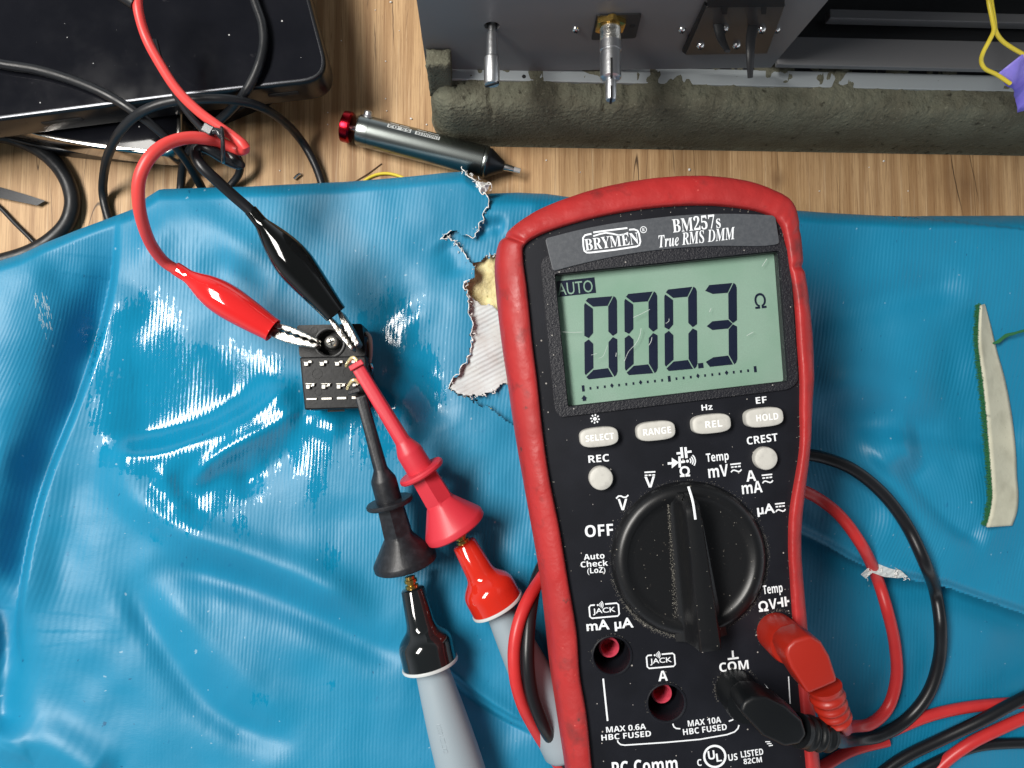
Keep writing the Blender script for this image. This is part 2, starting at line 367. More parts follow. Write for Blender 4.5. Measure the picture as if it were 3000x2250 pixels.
def catmull(pts, step):
    p = np.asarray(pts, float)
    if len(p) < 3:
        n = max(2, int(np.linalg.norm(p[-1]-p[0])/step)+1); return p[0]+(p[-1]-p[0])*np.linspace(0, 1, n)[:, None]
    q = np.vstack([2*p[0]-p[1], p, 2*p[-1]-p[-2]]); out = []
    for i in range(1, len(q)-2):
        a, b_, c, e = q[i-1], q[i], q[i+1], q[i+2]
        n = max(2, int(np.linalg.norm((c-b_)[:3])/step)+1)
        t0 = 0; t1 = t0+max(1e-6, np.linalg.norm(b_-a))**.5; t2 = t1+max(1e-6, np.linalg.norm(c-b_))**.5; t3 = t2+max(1e-6, np.linalg.norm(e-c))**.5
        for t in np.linspace(t1, t2, n, endpoint=False):
            A1 = (t1-t)/(t1-t0)*a+(t-t0)/(t1-t0)*b_; A2 = (t2-t)/(t2-t1)*b_+(t-t1)/(t2-t1)*c; A3 = (t3-t)/(t3-t2)*c+(t-t2)/(t3-t2)*e
            B1 = (t2-t)/(t2-t0)*A1+(t-t0)/(t2-t0)*A2; B2 = (t3-t)/(t3-t1)*A2+(t-t1)/(t3-t1)*A3
            out.append((t2-t)/(t2-t1)*B1+(t-t1)/(t2-t1)*B2)
    out.append(p[-1]); return np.array(out)
def frames(p):
    t = np.gradient(p, axis=0); t /= np.linalg.norm(t, axis=1)[:, None]+1e-12
    n = np.cross(t[0], [0, 0, 1.0])
    if np.linalg.norm(n) < 1e-3: n = np.cross(t[0], [0, 1.0, 0])
    n /= np.linalg.norm(n); N = [n]
    for i in range(1, len(p)):
        n = N[-1]-t[i]*N[-1].dot(t[i]); n /= np.linalg.norm(n); N.append(n)
    N = np.array(N); return t, N, np.cross(t, N)
def tube(pts, r, seg=14, step=1.2, flat=None, smooth_path=True):
    """swept tube; pts mm (optionally a 4th column = radius); flat = (width, thickness) half sizes for a strap"""
    p = np.asarray(pts, float)
    if p.shape[1] == 3: p = np.hstack([p, np.full((len(p), 1), r if r else 1.0)])
    q = catmull(p, step) if smooth_path else p
    c, rad = q[:, :3], q[:, 3]
    t, N, B = frames(c)
    a = np.linspace(0, 2*np.pi, seg, endpoint=False)
    ca, sa = np.cos(a), np.sin(a)
    if flat: ca, sa = ca*flat[0], sa*flat[1]
    v = (c[:, None]+(N[:, None]*ca[None, :, None]+B[:, None]*sa[None, :, None])*rad[:, None, None]).reshape(-1, 3)
    n = len(c); f = []
    for i in range(n-1):
        for j in range(seg):
            k = (j+1) % seg; f.append((i*seg+j, i*seg+k, (i+1)*seg+k, (i+1)*seg+j))
    f.append(tuple(range(seg))); f.append(tuple((n-1)*seg+j for j in reversed(range(seg))))
    return v, f
def lathe(profile, origin, axis, seg=40, up=None, squash=(1, 1)):
    """profile [(t, r)] along axis from origin; r may be (r, nsides) for a faceted stretch"""
    ax = np.asarray(axis, float); ax /= np.linalg.norm(ax)
    u = np.cross([0, 0, 1.0] if up is None else up, ax)
    if np.linalg.norm(u) < 1e-3: u = np.cross([0, 1.0, 0], ax)
    u /= np.linalg.norm(u); w_ = np.cross(ax, u)
    v = []; f = []
    for (t, r) in profile:
        for j in range(seg):
            a = 2*math.pi*j/seg; rr = r
            if isinstance(r, tuple):
                n = r[1]; h = math.pi/n; rr = r[0]*math.cos(h)/math.cos(((a+h) % (2*h))-h)
            v.append(np.asarray(origin)+ax*t+(u*math.cos(a)*squash[0]+w_*math.sin(a)*squash[1])*rr)
    for i in range(len(profile)-1):
        for j in range(seg):
            k = (j+1) % seg; f.append((i*seg+j, i*seg+k, (i+1)*seg+k, (i+1)*seg+j))
    f.append(tuple(reversed(range(seg)))); f.append(tuple((len(profile)-1)*seg+j for j in range(seg)))
    return v, f
def prism(poly_bottom, poly_top):
    n = len(poly_top); v = list(map(tuple, poly_bottom))+list(map(tuple, poly_top))
    f = [tuple(reversed(range(n))), tuple(range(n, 2*n))]
    for i in range(n):
        j = (i+1) % n; f.append((i, j, n+j, n+i))
    return v, f
def bevel(o, width, seg=2, angle=30):
    m = o.modifiers.new('bevel', 'BEVEL'); m.width = width*S; m.segments = seg; m.limit_method = 'ANGLE'; m.angle_limit = math.radians(angle)
    m.harden_normals = False
    return o
def round_poly(pts, r, n=5):
    p = [np.asarray(q, float) for q in pts]; out = []
    for i in range(len(p)):
        a, b_, c = p[i-1], p[i], p[(i+1) % len(p)]
        u, w_ = a-b_, c-b_; lu, lw = np.linalg.norm(u), np.linalg.norm(w_)
        rr = min(r, lu*.45, lw*.45); s_, e = b_+u/lu*rr, b_+w_/lw*rr
        for t in np.linspace(0, 1, n): out.append((1-t)**2*s_+2*t*(1-t)*b_+t*t*e)
    return out
def box(cx, cy, cz, sx, sy, sz):
    v = [(cx+i*sx/2, cy+j*sy/2, cz+k*sz/2) for k in (-1, 1) for j in (-1, 1) for i in (-1, 1)]
    return v, [(0, 2, 3, 1), (4, 5, 7, 6), (0, 1, 5, 4), (2, 6, 7, 3), (1, 3, 7, 5), (0, 4, 6, 2)]
def obox(c, ux, uy, uz, sx, sy, sz):
    c = np.asarray(c, float); v, f = box(0, 0, 0, sx, sy, sz)
    return [c+np.asarray(ux)*p[0]+np.asarray(uy)*p[1]+np.asarray(uz)*p[2] for p in v], f
def plate_holes(outer, holes, z):
    bm = bmesh.new(); edges = []
    for loop in [outer]+holes:
        vs = [bm.verts.new((p[0], p[1], z)) for p in loop]
        for i in range(len(vs)): edges.append(bm.edges.new((vs[i], vs[(i+1) % len(vs)])))
    bmesh.ops.triangle_fill(bm, use_beauty=True, use_dissolve=False, edges=edges, normal=(0, 0, 1))
    bm.verts.index_update(); v = [tuple(x.co) for x in bm.verts]; f = [tuple(x.index for x in q.verts) for q in bm.faces]; bm.free()
    return v, f
def wall(loop, z0, z1):
    n = len(loop); v = [(p[0], p[1], z0) for p in loop]+[(p[0], p[1], z1) for p in loop]
    return v, [(i, (i+1) % n, n+(i+1) % n, n+i) for i in range(n)]
def circle(c, r, n=40): return [(c[0]+r*math.cos(2*math.pi*i/n), c[1]+r*math.sin(2*math.pi*i/n)) for i in range(n)]
def cable(pts, r, **k): return tube([P(*q[:3]) if len(q) == 3 else np.append(P(*q[:3]), q[3]) for q in pts], r, **k)

# text: outlines of the built-in fonts turned into meshes
STY = {'sans': (0x1D5D4, 0x1D5EE, 0x1D7EC), 'serif': (0x1D400, 0x1D41A, 0x1D7CE), 'serif_it': (0x1D468, 0x1D482, 0x1D7CE)}
def style(s, st):
    if st is None: return s
    A, a, z0 = STY[st]; o = ''
    for ch in s:
        if 'A' <= ch <= 'Z': o += chr(A+ord(ch)-65)
        elif 'a' <= ch <= 'z': o += chr(a+ord(ch)-97)
        elif '0' <= ch <= '9': o += chr(z0+ord(ch)-48)
        else: o += ch
    return o
def text_mesh(s, st='sans', bold=0.0, extrude=0.0):
    c = bpy.data.curves.new('t', 'FONT'); c.body = style(s, st); c.size = 1; c.offset = bold; c.resolution_u = 3; c.extrude = extrude
    o = bpy.data.objects.new('t', c); col.objects.link(o)
    dg = bpy.context.evaluated_depsgraph_get(); me = bpy.data.meshes.new_from_object(o.evaluated_get(dg))
    v = np.array([x.co[:] for x in me.vertices]).reshape(-1, 3); f = [tuple(p.vertices) for p in me.polygons]
    bpy.data.objects.remove(o); bpy.data.curves.remove(c); bpy.data.meshes.remove(me)
    return v, f

# ================================================================== table
tv = [(-1200, -900, 0), (1200, -900, 0), (1200, 900, 0), (-1200, 900, 0)]
o = mesh('table_top', tv, [(0, 1, 2, 3)], 'wood', smooth=False); o['kind'] = 'structure'

# ================================================================== blue cushion
def polyd(u, v, poly):
    """distance (px), side sign and parameter 0..1 along a polyline"""
    p = np.asarray(poly, float); best = np.full(u.shape, 1e9); sg = np.zeros(u.shape); pr = np.zeros(u.shape)
    ln = np.linalg.norm(np.diff(p, axis=0), axis=1); acc = np.concatenate([[0], np.cumsum(ln)])
    for i in range(len(p)-1):
        a, e = p[i], p[i+1]-p[i]; t = ((u-a[0])*e[0]+(v-a[1])*e[1])/(ln[i]**2)
        tc_ = np.clip(t, 0, 1); dx, dy = u-a[0]-e[0]*tc_, v-a[1]-e[1]*tc_
        dd = np.hypot(dx, dy); m_ = dd < best
        best[m_] = dd[m_]; sg[m_] = np.sign(e[0]*(v-a[1])-e[1]*(u-a[0]))[m_]; pr[m_] = ((acc[i]+tc_*ln[i])/acc[-1])[m_]
    return best, sg, pr
def sm(poly, n=10): return catmull(np.asarray(poly, float), np.inf if n == 0 else 70)[:, :2]
def fold(z, u, v, poly, amp, wp, wn, fade=.2, pw=2.0):
    """ridge (amp > 0) or valley along a line; wp / wn = widths on its two sides, 0 = nothing on that side"""
    d_, s_, t = polyd(u, v, sm(poly))
    w_ = np.where(s_ > 0, max(wp, 1e-3), max(wn, 1e-3))
    on = np.where(s_ > 0, wp > 0, wn > 0)
    tp = np.clip(np.minimum(t, 1-t)/fade, 0, 1) if fade > 0 else 1.0
    tp = tp*tp*(3-2*tp) if fade > 0 else 1.0
    soft = np.clip(d_/9, 0, 1) if min(wp, wn) <= 0 else 1.0
    z += np.where(on, amp*np.exp(-(d_/w_)**pw)*tp*soft, 0)
def inside(u, v, poly):
    p = np.asarray(poly, float); r = np.zeros(u.shape, bool); j = len(p)-1
    for i in range(len(p)):
        a, b_ = p[i], p[j]
        c = ((a[1] > v) != (b_[1] > v)) & (u < (b_[0]-a[0])*(v-a[1])/(b_[1]-a[1]+1e-9)+a[0]); r ^= c; j = i
    return r
def vnoise(u, v, s, seed):
    g = np.random.default_rng(seed).standard_normal((64, 64)); x, y = u/s, v/s
    i, j = np.floor(x).astype(int), np.floor(y).astype(int); fx, fy = x-i, y-j; fx, fy = fx*fx*(3-2*fx), fy*fy*(3-2*fy)
    h = lambda a, b_: g[a % 64, b_ % 64]
    return (h(i, j)*(1-fx)+h(i+1, j)*fx)*(1-fy)+(h(i, j+1)*(1-fx)+h(i+1, j+1)*fx)*fy

TOPA = [(-600, 830), (-200, 800), (0, 763), (60, 745), (130, 712), (230, 672), (330, 635), (395, 610), (430, 578), (465, 556), (560, 553), (700, 549), (830, 543), (1000, 535), (1200, 518), (1290, 508), (1360, 503), (1420, 545), (1600, 560)]
TOPB = [(1200, 620), (1400, 578), (1440, 571), (1520, 568), (1600, 572), (1800, 600), (2300, 617), (2440, 628), (2560, 634), (2700, 640), (3000, 640), (3800, 640)]
SHOULDER = [(2560, 634), (2700, 640), (2820, 652), (3000, 672), (3300, 700)]
TEAR = [(1352, 490), (1372, 515), (1392, 528), (1402, 545), (1408, 566), (1425, 568), (1432, 585), (1424, 618), (1412, 640), (1402, 668), (1392, 690), (1368, 688), (1340, 682), (1318, 674), (1300, 688), (1290, 700), (1312, 698),
        (1332, 706), (1345, 718), (1350, 735), (1375, 758), (1388, 785), (1390, 805), (1380, 822), (1362, 830), (1368, 855), (1374, 880), (1370, 912), (1384, 945), (1380, 975), (1386, 1000), (1380, 1028), (1366, 1055), (1345, 1085), (1322, 1118), (1312, 1140)]
CREASE = [(1312, 1140), (1345, 1158), (1400, 1180), (1475, 1225), (1560, 1270), (1700, 1340), (2000, 1430), (2200, 1500), (2330, 1555), (2420, 1598), (2500, 1645), (2600, 1682), (2700, 1705), (2780, 1722), (2900, 1765), (3000, 1798), (3300, 1900), (3800, 2100)]
HOLE = [(1345, 780), (1395, 772), (1425, 752), (1450, 748), (1500, 760), (1620, 750), (1620, 1080), (1500, 1085), (1400, 1110), (1340, 1110), (1330, 1000)]

def height(u, v, sheet):
    z = 21.0+.5*vnoise(u, v, 190, 3)+.28*vnoise(u, v, 90, 4)
    if sheet == 'A':
        # left: deep trench west of a sharp crest
        crest = [(352, 600), (345, 700), (334, 822), (290, 1000), (230, 1180), (150, 1380), (107, 1520), (68, 1720), (55, 1850), (70, 2000)]
        fold(z, u, v, crest, -14.5, 108, 0, .26, 1.8)
        fold(z, u, v, crest, 3.5, 0, 150, .25, 1.4)
        fold(z, u, v, [(250, 1290), (200, 1500), (190, 1750)], -2.0, 70, 70, .4)
        z += 5*np.exp(-((u+40)/190)**2)*np.exp(-((v-960)/300)**2)
        fold(z, u, v, [(-200, 1650), (-40, 1750), (20, 1880), (10, 2050), (20, 2180)], -6, 60, 55, .15)
        fold(z, u, v, [(20, 2260), (70, 2170), (180, 2200), (330, 2300)], 3.4, 60, 75, .2)
        # upper left: soft shoulder below the red cable
        fold(z, u, v, [(400, 850), (440, 720), (500, 650), (600, 650), (720, 740), (860, 830)], 2.0, 60, 55, .25)
        fold(z, u, v, [(560, 760), (700, 830), (800, 880)], -1.6, 70, 70, .4)
        # the bright crossing ridges in the middle left
        fold(z, u, v, [(270, 1335), (400, 1345), (500, 1330), (620, 1275), (760, 1195), (900, 1120)], 4.2, 90, 46, .16)
        fold(z, u, v, [(470, 1350), (490, 1420), (520, 1475), (580, 1490)], 1.4, 30, 30, .3)
        fold(z, u, v, [(540, 1440), (650, 1330), (780, 1262), (900, 1185)], 1.7, 34, 24, .2)
        fold(z, u, v, [(680, 1440), (780, 1370), (900, 1290)], -1.8, 50, 40, .3)
        fold(z, u, v, [(300, 1262), (450, 1250), (640, 1215), (820, 1120)], -2.7, 50, 190, .25)
        fold(z, u, v, [(560, 1400), (660, 1420), (780, 1390)], -1.6, 45, 60, .3)
        fold(z, u, v, [(300, 1370), (400, 1465), (520, 1545), (680, 1605), (850, 1670), (1000, 1745), (1120, 1810)], 4.2, 48, 60, .2)
        fold(z, u, v, [(420, 1640), (560, 1672), (700, 1715), (860, 1775), (1000, 1845), (1120, 1905), (1250, 1950)], -3.2, 52, 48, .2)
        fold(z, u, v, [(1180, 1900), (1300, 1960), (1400, 2040), (1500, 2105), (1600, 2140)], 2.2, 0, 40, .25)
        fold(z, u, v, [(1180, 1910), (1300, 1972), (1400, 2052), (1500, 2115), (1600, 2160)], -3.0, 70, 0, .25, 1.4)
        fold(z, u, v, [(320, 1625), (380, 1720), (440, 1830), (530, 1970), (640, 2090), (760, 2150), (900, 2180)], -2.9, 50, 50, .25)
        fold(z, u, v, [(420, 1690), (560, 1830), (720, 1990), (850, 2090)], 1.3, 60, 50, .3)
        fold(z, u, v, [(1340, 1420), (1400, 1600), (1480, 1800)], -1.5, 60, 60, .3)
        # around and right of the terminal block
        fold(z, u, v, [(1065, 1020), (1130, 960), (1200, 890), (1260, 830)], -1.9, 55, 50, .35)
        fold(z, u, v, [(1110, 1010), (1190, 940), (1300, 880)], 1.0, 40, 40, .3)
        fold(z, u, v, [(1080, 1060), (1180, 1090), (1260, 1160), (1310, 1260)], -2.3, 45, 45, .25)
        fold(z, u, v, [(1130, 1150), (1190, 1230), (1240, 1300)], 1.4, 40, 40, .3)
        fold(z, u, v, [(1290, 700), (1330, 760), (1350, 820)], -1.4, 40, 30, .3)
        fold(z, u, v, [(880, 1210), (940, 1240), (1020, 1260)], 1.3, 40, 40, .3)
        # south-east: the pad falls away below the crease
        d_, s_, t = polyd(u, v, np.asarray(CREASE))
        e = np.clip((u-1500)/900, 0, 1); e = e*e*(3-2*e)
        z -= e*(8.0*np.exp(-(d_/130)**1.2)+np.clip((v-1450)/750, 0, 1.2)*15+np.clip((u-2300)/700, 0, 1.2)*np.clip((v-1600)/500, 0, 1)*3)
        z = np.maximum(z, 1.2)
        fold(z, u, v, [(2500, 1850), (2750, 1800), (3050, 1900)], 1.5, 60, 60, .3)
    else:
        z += -1.6
        fold(z, u, v, [(1300, 640), (1420, 640), (1500, 625), (1620, 610)], 2.4, 60, 45, .2)
        fold(z, u, v, [(1390, 690), (1440, 662), (1490, 668)], -2.2, 25, 25, .3)
        fold(z, u, v, [(2300, 930), (2500, 905), (2700, 850), (2860, 840)], -2.8, 62, 62, .2)
        fold(z, u, v, [(2330, 1190), (2480, 1225), (2700, 1260), (2900, 1285), (3050, 1290)], -3.0, 48, 60, .2)
        fold(z, u, v, [(2360, 1110), (2550, 1110), (2780, 1190)], 2.0, 60, 60, .3)
        fold(z, u, v, [(2560, 1380), (2630, 1320), (2700, 1300)], 3.0, 50, 66, .3)
        fold(z, u, v, [(2640, 1340), (2690, 1420), (2780, 1520), (2900, 1600)], -2.4, 30, 55, .2)
        fold(z, u, v, [(2330, 1440), (2480, 1480), (2620, 1560)], -2.0, 70, 60, .3)
        fold(z, u, v, [(2780, 880), (2800, 1100), (2850, 1350)], -1.2, 60, 60, .3)
        d_, s_, t = polyd(u, v, np.asarray(CREASE)); e = np.clip((u-1800)/500, 0, 1)
        z += e*1.5*np.exp(-(d_/90)**2); z -= e*3.0*np.exp(-(d_/16)**2)                       # its torn lower edge curls down
        z -= (1-e)*1.2
        d2, s2, t2 = polyd(u, v, np.asarray(SHOULDER))
        z -= np.where((s2 < 0) & (u > 2560), 4.5*np.clip((u-2560)/200, 0, 1), 0)
    return z

def topline(u, T):
    T = np.asarray(T, float); return np.interp(u, T[:, 0], T[:, 1])
GLOSS = [  # worn glossy areas (x, y, rx, ry, rotation, weight) on the pad
    (420, 1020, 120, 150, .15, .9), (560, 1150, 240, 130, -.05, 1.0), (400, 1200, 130, 130, .2, .9), (760, 1080, 100, 60, .05, .7), (700, 1230, 200, 110, -.35, 1.0), (470, 1340, 170, 60, .1, 1.0),
    (620, 1400, 170, 100, -.45, 1.0), (540, 1470, 90, 80, .4, .95), (900, 1290, 90, 110, .2, .8), (930, 1400, 40, 110, .05, .62), (300, 1080, 60, 220, -.25, .6), (1130, 1000, 110, 160, .5, .72), (1190, 1110, 120, 120, 0, .85),
    (980, 1230, 140, 60, 0, .8), (1090, 1300, 90, 90, 0, .6), (700, 1540, 36, 60, .1, .6), (470, 1570, 60, 34, .1, .6), (970, 1630, 36, 60, 0, .6), (760, 2050, 40, 40, .7, .5), (965, 2010, 26, 26, 0, .5)]
def sheet(name, T, u0, u1, vmax, keep, which):
    us = np.arange(u0, u1+1, 5.0); n_r = int((vmax-540)/5)
    s_ = np.concatenate([np.linspace(0, .03, 12, endpoint=False), np.linspace(.03, 1, n_r)])
    U, Sg = np.meshgrid(us, s_); Tl = topline(U, T); V = Tl+Sg*(vmax-Tl)
    Z = height(U, V, which)
    dd = (V-Tl); Z -= 5.5*(1-np.clip(dd/34, 0, 1))**2.2
    X = PA(U, V, Z)
    # the other three sides drop to the table as well
    for kz in (.8, .45, .02):
        a0, a1 = X[:, :1].copy(), X[:, -1:].copy(); a0[..., 2] = X[:, 3*0+0:1, 2]*kz; a1[..., 2] = X[:, -1:, 2]*kz
        a0[..., 0] -= 1.5; a1[..., 0] += 1.5
        X = np.concatenate([a0, X, a1], 1); U = np.concatenate([U[:, :1]-4, U, U[:, -1:]+4], 1); V = np.concatenate([V[:, :1], V, V[:, -1:]], 1)
    for kz in (.8, .45, .02):
        a0 = X[-1:].copy(); a0[..., 2] *= kz; a0[..., 1] -= 1.5
        X = np.concatenate([X, a0], 0); U = np.concatenate([U, U[-1:]], 0); V = np.concatenate([V, V[-1:]+4], 0)
    # skirt down to the table along the top edge, a little further back
    nrow, ncol = U.shape
    sk = []
    for kz, back in ((.75, 1.5), (.4, 2.6), (0.02, 2.4)):
        r0 = X[0].copy(); r0[:, 1] += back; r0[:, 2] = X[0][:, 2]*kz; sk.append(r0)
    X = np.vstack([np.array(sk[::-1]), X]); U2 = np.vstack([U[:1]]*3+[U]); V2 = np.vstack([V[:1]-60, V[:1]-40, V[:1]-20, V])
    nrow += 3
    idx = np.arange(nrow*ncol).reshape(nrow, ncol)
    q = np.stack([idx[1:, :-1], idx[1:, 1:], idx[:-1, 1:], idx[:-1, :-1]], -1)
    uc = (U2[1:, :-1]+U2[1:, 1:])/2; vc = (V2[1:, :-1]+V2[:-1, :-1])/2
    k = keep(uc, np.where(np.arange(nrow-1)[:, None] < 3, V2[3, :-1][None, :], vc))
    q = q[k]
    used = np.unique(q); remap = np.full(nrow*ncol, -1); remap[used] = np.arange(len(used))
    pts = X.reshape(-1, 3)[used]; q = remap[q]
    uu, vv = U2.reshape(-1)[used], V2.reshape(-1)[used]
    return pts, q, uu, vv
def ragged(u, v): return 4.0*vnoise(u, v, 9, 11)+3*vnoise(u, v, 22, 12)
BOUND_A = TEAR+CREASE[1:]
polyA = [(-900, -100)]+[(1352, -100)]+BOUND_A+[(3800, 3200), (-900, 3200)]
def keepA(u, v):
    u2, v2 = u+ragged(u, v)*.8, v+ragged(v, u)*.8
    d_, s_, t = polyd(u, v, np.asarray(CREASE))
    return inside(u2, v2, polyA) | ((d_ < 90) & (u > 1800))
polyB = [(1180, -100), (4000, -100), (4000, 2200)]+CREASE[::-1][:-2]+[(1330, 1150), (1250, 1000), (1200, 700)]
def keepB(u, v):
    u2, v2 = u+ragged(u, v), v+ragged(v, u)
    d_, s_, t = polyd(u, v, np.asarray(CREASE))
    u2 = np.where(u > 1800, u+ragged(u, v)*.2, u2); v2 = np.where(u > 1800, v+ragged(v, u)*.2, v2)
    return (inside(u2, v2, polyB) | ((d_ < 60) & (u < 1600) & (u > 1480))) & ~inside(u2, v2, HOLE)
cushion = thing('cushion', 'torn blue ribbed vinyl cushion lying on the wooden table under the meter', 'cushion', tuple(P(1500, 1300, 0)))
pa = sheet('A', TOPA, -420, 3420, 2560, keepA, 'A')
pb = sheet('B', TOPB, 1190, 3420, 1990, keepB, 'B')
verts = np.vstack([pa[0], pb[0]]); fc = np.vstack([pa[1], pb[1]+len(pa[0])])
uu = np.concatenate([pa[2], pb[2]]); vv = np.concatenate([pa[3], pb[3]])
nA = len(pa[0])
cover = mesh('vinyl_cover', verts, fc.tolist(), 'vinyl', cushion)
me = cover.data
# weave coordinates (mm): ribs run down the cloth, leaning with the folds
wu = uu/9.5+(vv-1100)/9.5*.045+np.where(np.arange(len(uu)) < nA, 0, (vv-1100)/9.5*.06)
wu = wu+1.4*vnoise(uu, vv, 420, 21)+np.clip((420-uu)/420, 0, 1)*(vv-900)/9.5*.22
right = np.arange(len(uu)) >= nA
wu = np.where(right, wu+np.exp(-((uu-2650)/330)**2-((vv-1430)/190)**2)*(vv-1300)/9.5*-.45, wu)
wv = vv/9.5
uvl = me.uv_layers.new(name='UVMap'); li = np.empty(len(me.loops), int); me.loops.foreach_get('vertex_index', li)
uvl.data.foreach_set('uv', np.stack([wu[li], wv[li]], -1).astype(np.float32).ravel())
gl = np.zeros(len(uu))
for (gx, gy, rx, ry, ro, wt) in GLOSS:
    c_, s_ = math.cos(ro), math.sin(ro); a_ = ((uu-gx)*c_+(vv-gy)*s_)/rx; b_ = (-(uu-gx)*s_+(vv-gy)*c_)/ry
    gl = np.maximum(gl, wt*.94*np.clip(1.35-np.sqrt(a_*a_+b_*b_)*.75, 0, 1))
gl[right] *= .2
at = me.attributes.new('gloss', 'FLOAT', 'POINT'); at.data.foreach_set('value', gl.astype(np.float32))
rb = .55+.45*np.clip(vnoise(uu, vv, 260, 31)*.8+.4, 0, 1); rb = np.where(right, 1.25, rb)
at = me.attributes.new('rib', 'FLOAT', 'POINT'); at.data.foreach_set('value', rb.astype(np.float32))

# sponge core showing in the tear
fu, fv = np.meshgrid(np.arange(1290, 1660, 6.0), np.arange(680, 1280, 6.0))
fz = 15.5+.35*vnoise(fu, fv, 20, 41)+.5*vnoise(fu, fv, 60, 42)
fx = PA(fu, fv, fz); nr, ncl = fu.shape; ix = np.arange(nr*ncl).reshape(nr, ncl)
fq = np.stack([ix[1:, :-1], ix[1:, 1:], ix[:-1, 1:], ix[:-1, :-1]], -1).reshape(-1, 4)
mesh('sponge_core', fx.reshape(-1, 3), fq.tolist(), 'foam_yellow', cushion)
# folded-back flap of the cover showing its white woven backing
FLAP = [(1368, 862), (1392, 876), (1410, 892), (1450, 905), (1485, 918), (1600, 960), (1600, 1110), (1500, 1118), (1470, 1128), (1448, 1146), (1410, 1156), (1385, 1162), (1345, 1152), (1316, 1138), (1330, 1100), (1340, 1080), (1340, 880)]
gu, gv = np.meshgrid(np.arange(1280, 1620, 4.0), np.arange(830, 1190, 4.0))
gz = 18.4+.4*vnoise(gu, gv, 60, 51)
fold(gz, gu, gv, [(1330, 1150), (1400, 1165), (1480, 1130)], 1.4, 30, 30, 0)
fold(gz, gu, gv, [(1380, 1100), (1440, 1020), (1500, 980)], .9, 40, 40, .2)
gx = PA(gu, gv, gz); nr, ncl = gu.shape; ix = np.arange(nr*ncl).reshape(nr, ncl)
gq = np.stack([ix[1:, :-1], ix[1:, 1:], ix[:-1, 1:], ix[:-1, :-1]], -1)
kk = inside(gu[1:, :-1]+2+ragged(gu[1:, :-1], gv[1:, :-1])*.7, gv[1:, :-1]-2+ragged(gv[1:, :-1], gu[1:, :-1])*.7, FLAP)
gq = gq[kk]; us_ = np.unique(gq); rm = np.full(nr*ncl, -1); rm[us_] = np.arange(len(us_))
o = mesh('fabric_backing', gx.reshape(-1, 3)[us_], rm[gq].tolist(), 'backing', cushion)
o.modifiers.new('thickness', 'SOLIDIFY').thickness = .5*S
# frayed white threads along the tear and the small torn scrap on the right
b = MB()
def fray(poly, n, ln, z, spread=8):
    b = MB()
    q = sm(poly)
    for i in range(n):
        c_ = q[rng.randrange(len(q))]; a = rng.uniform(0, 6.28); r_ = rng.uniform(.3, 1)*ln
        x, y = c_[0]+rng.gauss(0, spread*.4), c_[1]+rng.gauss(0, spread*.4)
        pts = [(x, y, z-.5), (x+math.cos(a)*r_*.5, y+math.sin(a)*r_*.5, z+rng.uniform(0, 1)), (x+math.cos(a+.8)*r_, y+math.sin(a+.8)*r_, z+rng.uniform(-.6, .8))]
        b.add(*cable(pts, rng.uniform(.07, .15), seg=5, step=.6))
    b.build('frayed_threads', 'thread', cushion)
fray([(1355, 503), (1375, 512), (1392, 526), (1402, 545)], 20, 11, 20, 6)
fray([(1405, 545), (1420, 556), (1434, 540), (1415, 530)], 14, 16, 20.5, 10)
fray([(1432, 600), (1410, 645), (1392, 690)], 21, 8, 20, 6)
fray([(1300, 690), (1330, 705), (1350, 735)], 22, 9, 20, 8)
fray([(1388, 785), (1385, 812), (1362, 832), (1368, 855), (1374, 885)], 26, 10, 20, 8)
fray([(1375, 905), (1384, 945), (1386, 1000), (1370, 1050), (1325, 1118)], 24, 9, 20, 6)
fray([(1312, 1140), (1340, 1155), (1385, 1165), (1448, 1148)], 24, 10, 19.5, 6)
fray([(1425, 752), (1450, 747), (1480, 758)], 15, 8, 18.6, 5)
fray([(2535, 1690), (2560, 1668), (2600, 1680), (2655, 1690)], 26, 14, 20, 7)
sp_ = [(2522, 1683), (2545, 1662), (2556, 1650), (2570, 1634), (2600, 1640), (2622, 1652), (2622, 1663), (2640, 1672), (2660, 1690), (2630, 1694), (2590, 1690), (2556, 1678), (2536, 1695)]
o = MB().add(*prism([P(x, y, 18.6) for x, y in sp_], [P(x, y, 20.0+.5*math.sin(x*.2)) for x, y in sp_])).build('torn_scrap', 'backing', cushion, smooth=False)

def zA(x, y, which='A'): return float(height(np.array([[float(x)]]), np.array([[float(y)]]), which)[0, 0])
# pale torn rim of the lining along the tear
def rim(poly, which='A', r0=.15):
    q = catmull(np.array([(*p, 0) for p in poly], float), 4)[:, :2]
    q = q-np.stack([ragged(q[:, 0], q[:, 1])*.8, ragged(q[:, 1], q[:, 0])*.8], -1)
    rr = r0*(.55+.6*np.abs(vnoise(q[:, 0], q[:, 1], 7, 71)))
    zz = height(q[:, 0][None], q[:, 1][None], which)[0]
    pts = [np.append(P(a[0], a[1], z_-.05), r_) for a, z_, r_ in zip(q, zz, rr)]
    mesh('torn_rim', *tube(pts, None, seg=6, smooth_path=False), 'thread', cushion)
for k0, k1 in ((0, 12), (13, 21), (23, 41)): rim(TEAR[k0:k1])
cr = [(1398, 530), (1412, 536), (1426, 538), (1434, 543), (1428, 556), (1416, 565), (1406, 560), (1396, 548)]
b = MB(); n_ = len(cr); cz = P(1413, 548, 21.5)
pts = [P(x, y, 20.2+1.3*math.sin(i*2.4)) for i, (x, y) in enumerate(cr)]
mid = [p*.45+cz*.55+np.array([0, 0, 1.0*math.cos(i*2.1)]) for i, p in enumerate(pts)]
b.add(pts+mid+[cz-np.array([0, 0, .8])], [(i, (i+1) % n_, n_+(i+1) % n_, n_+i) for i in range(n_)]+[(n_+i, n_+(i+1) % n_, 2*n_) for i in range(n_)])
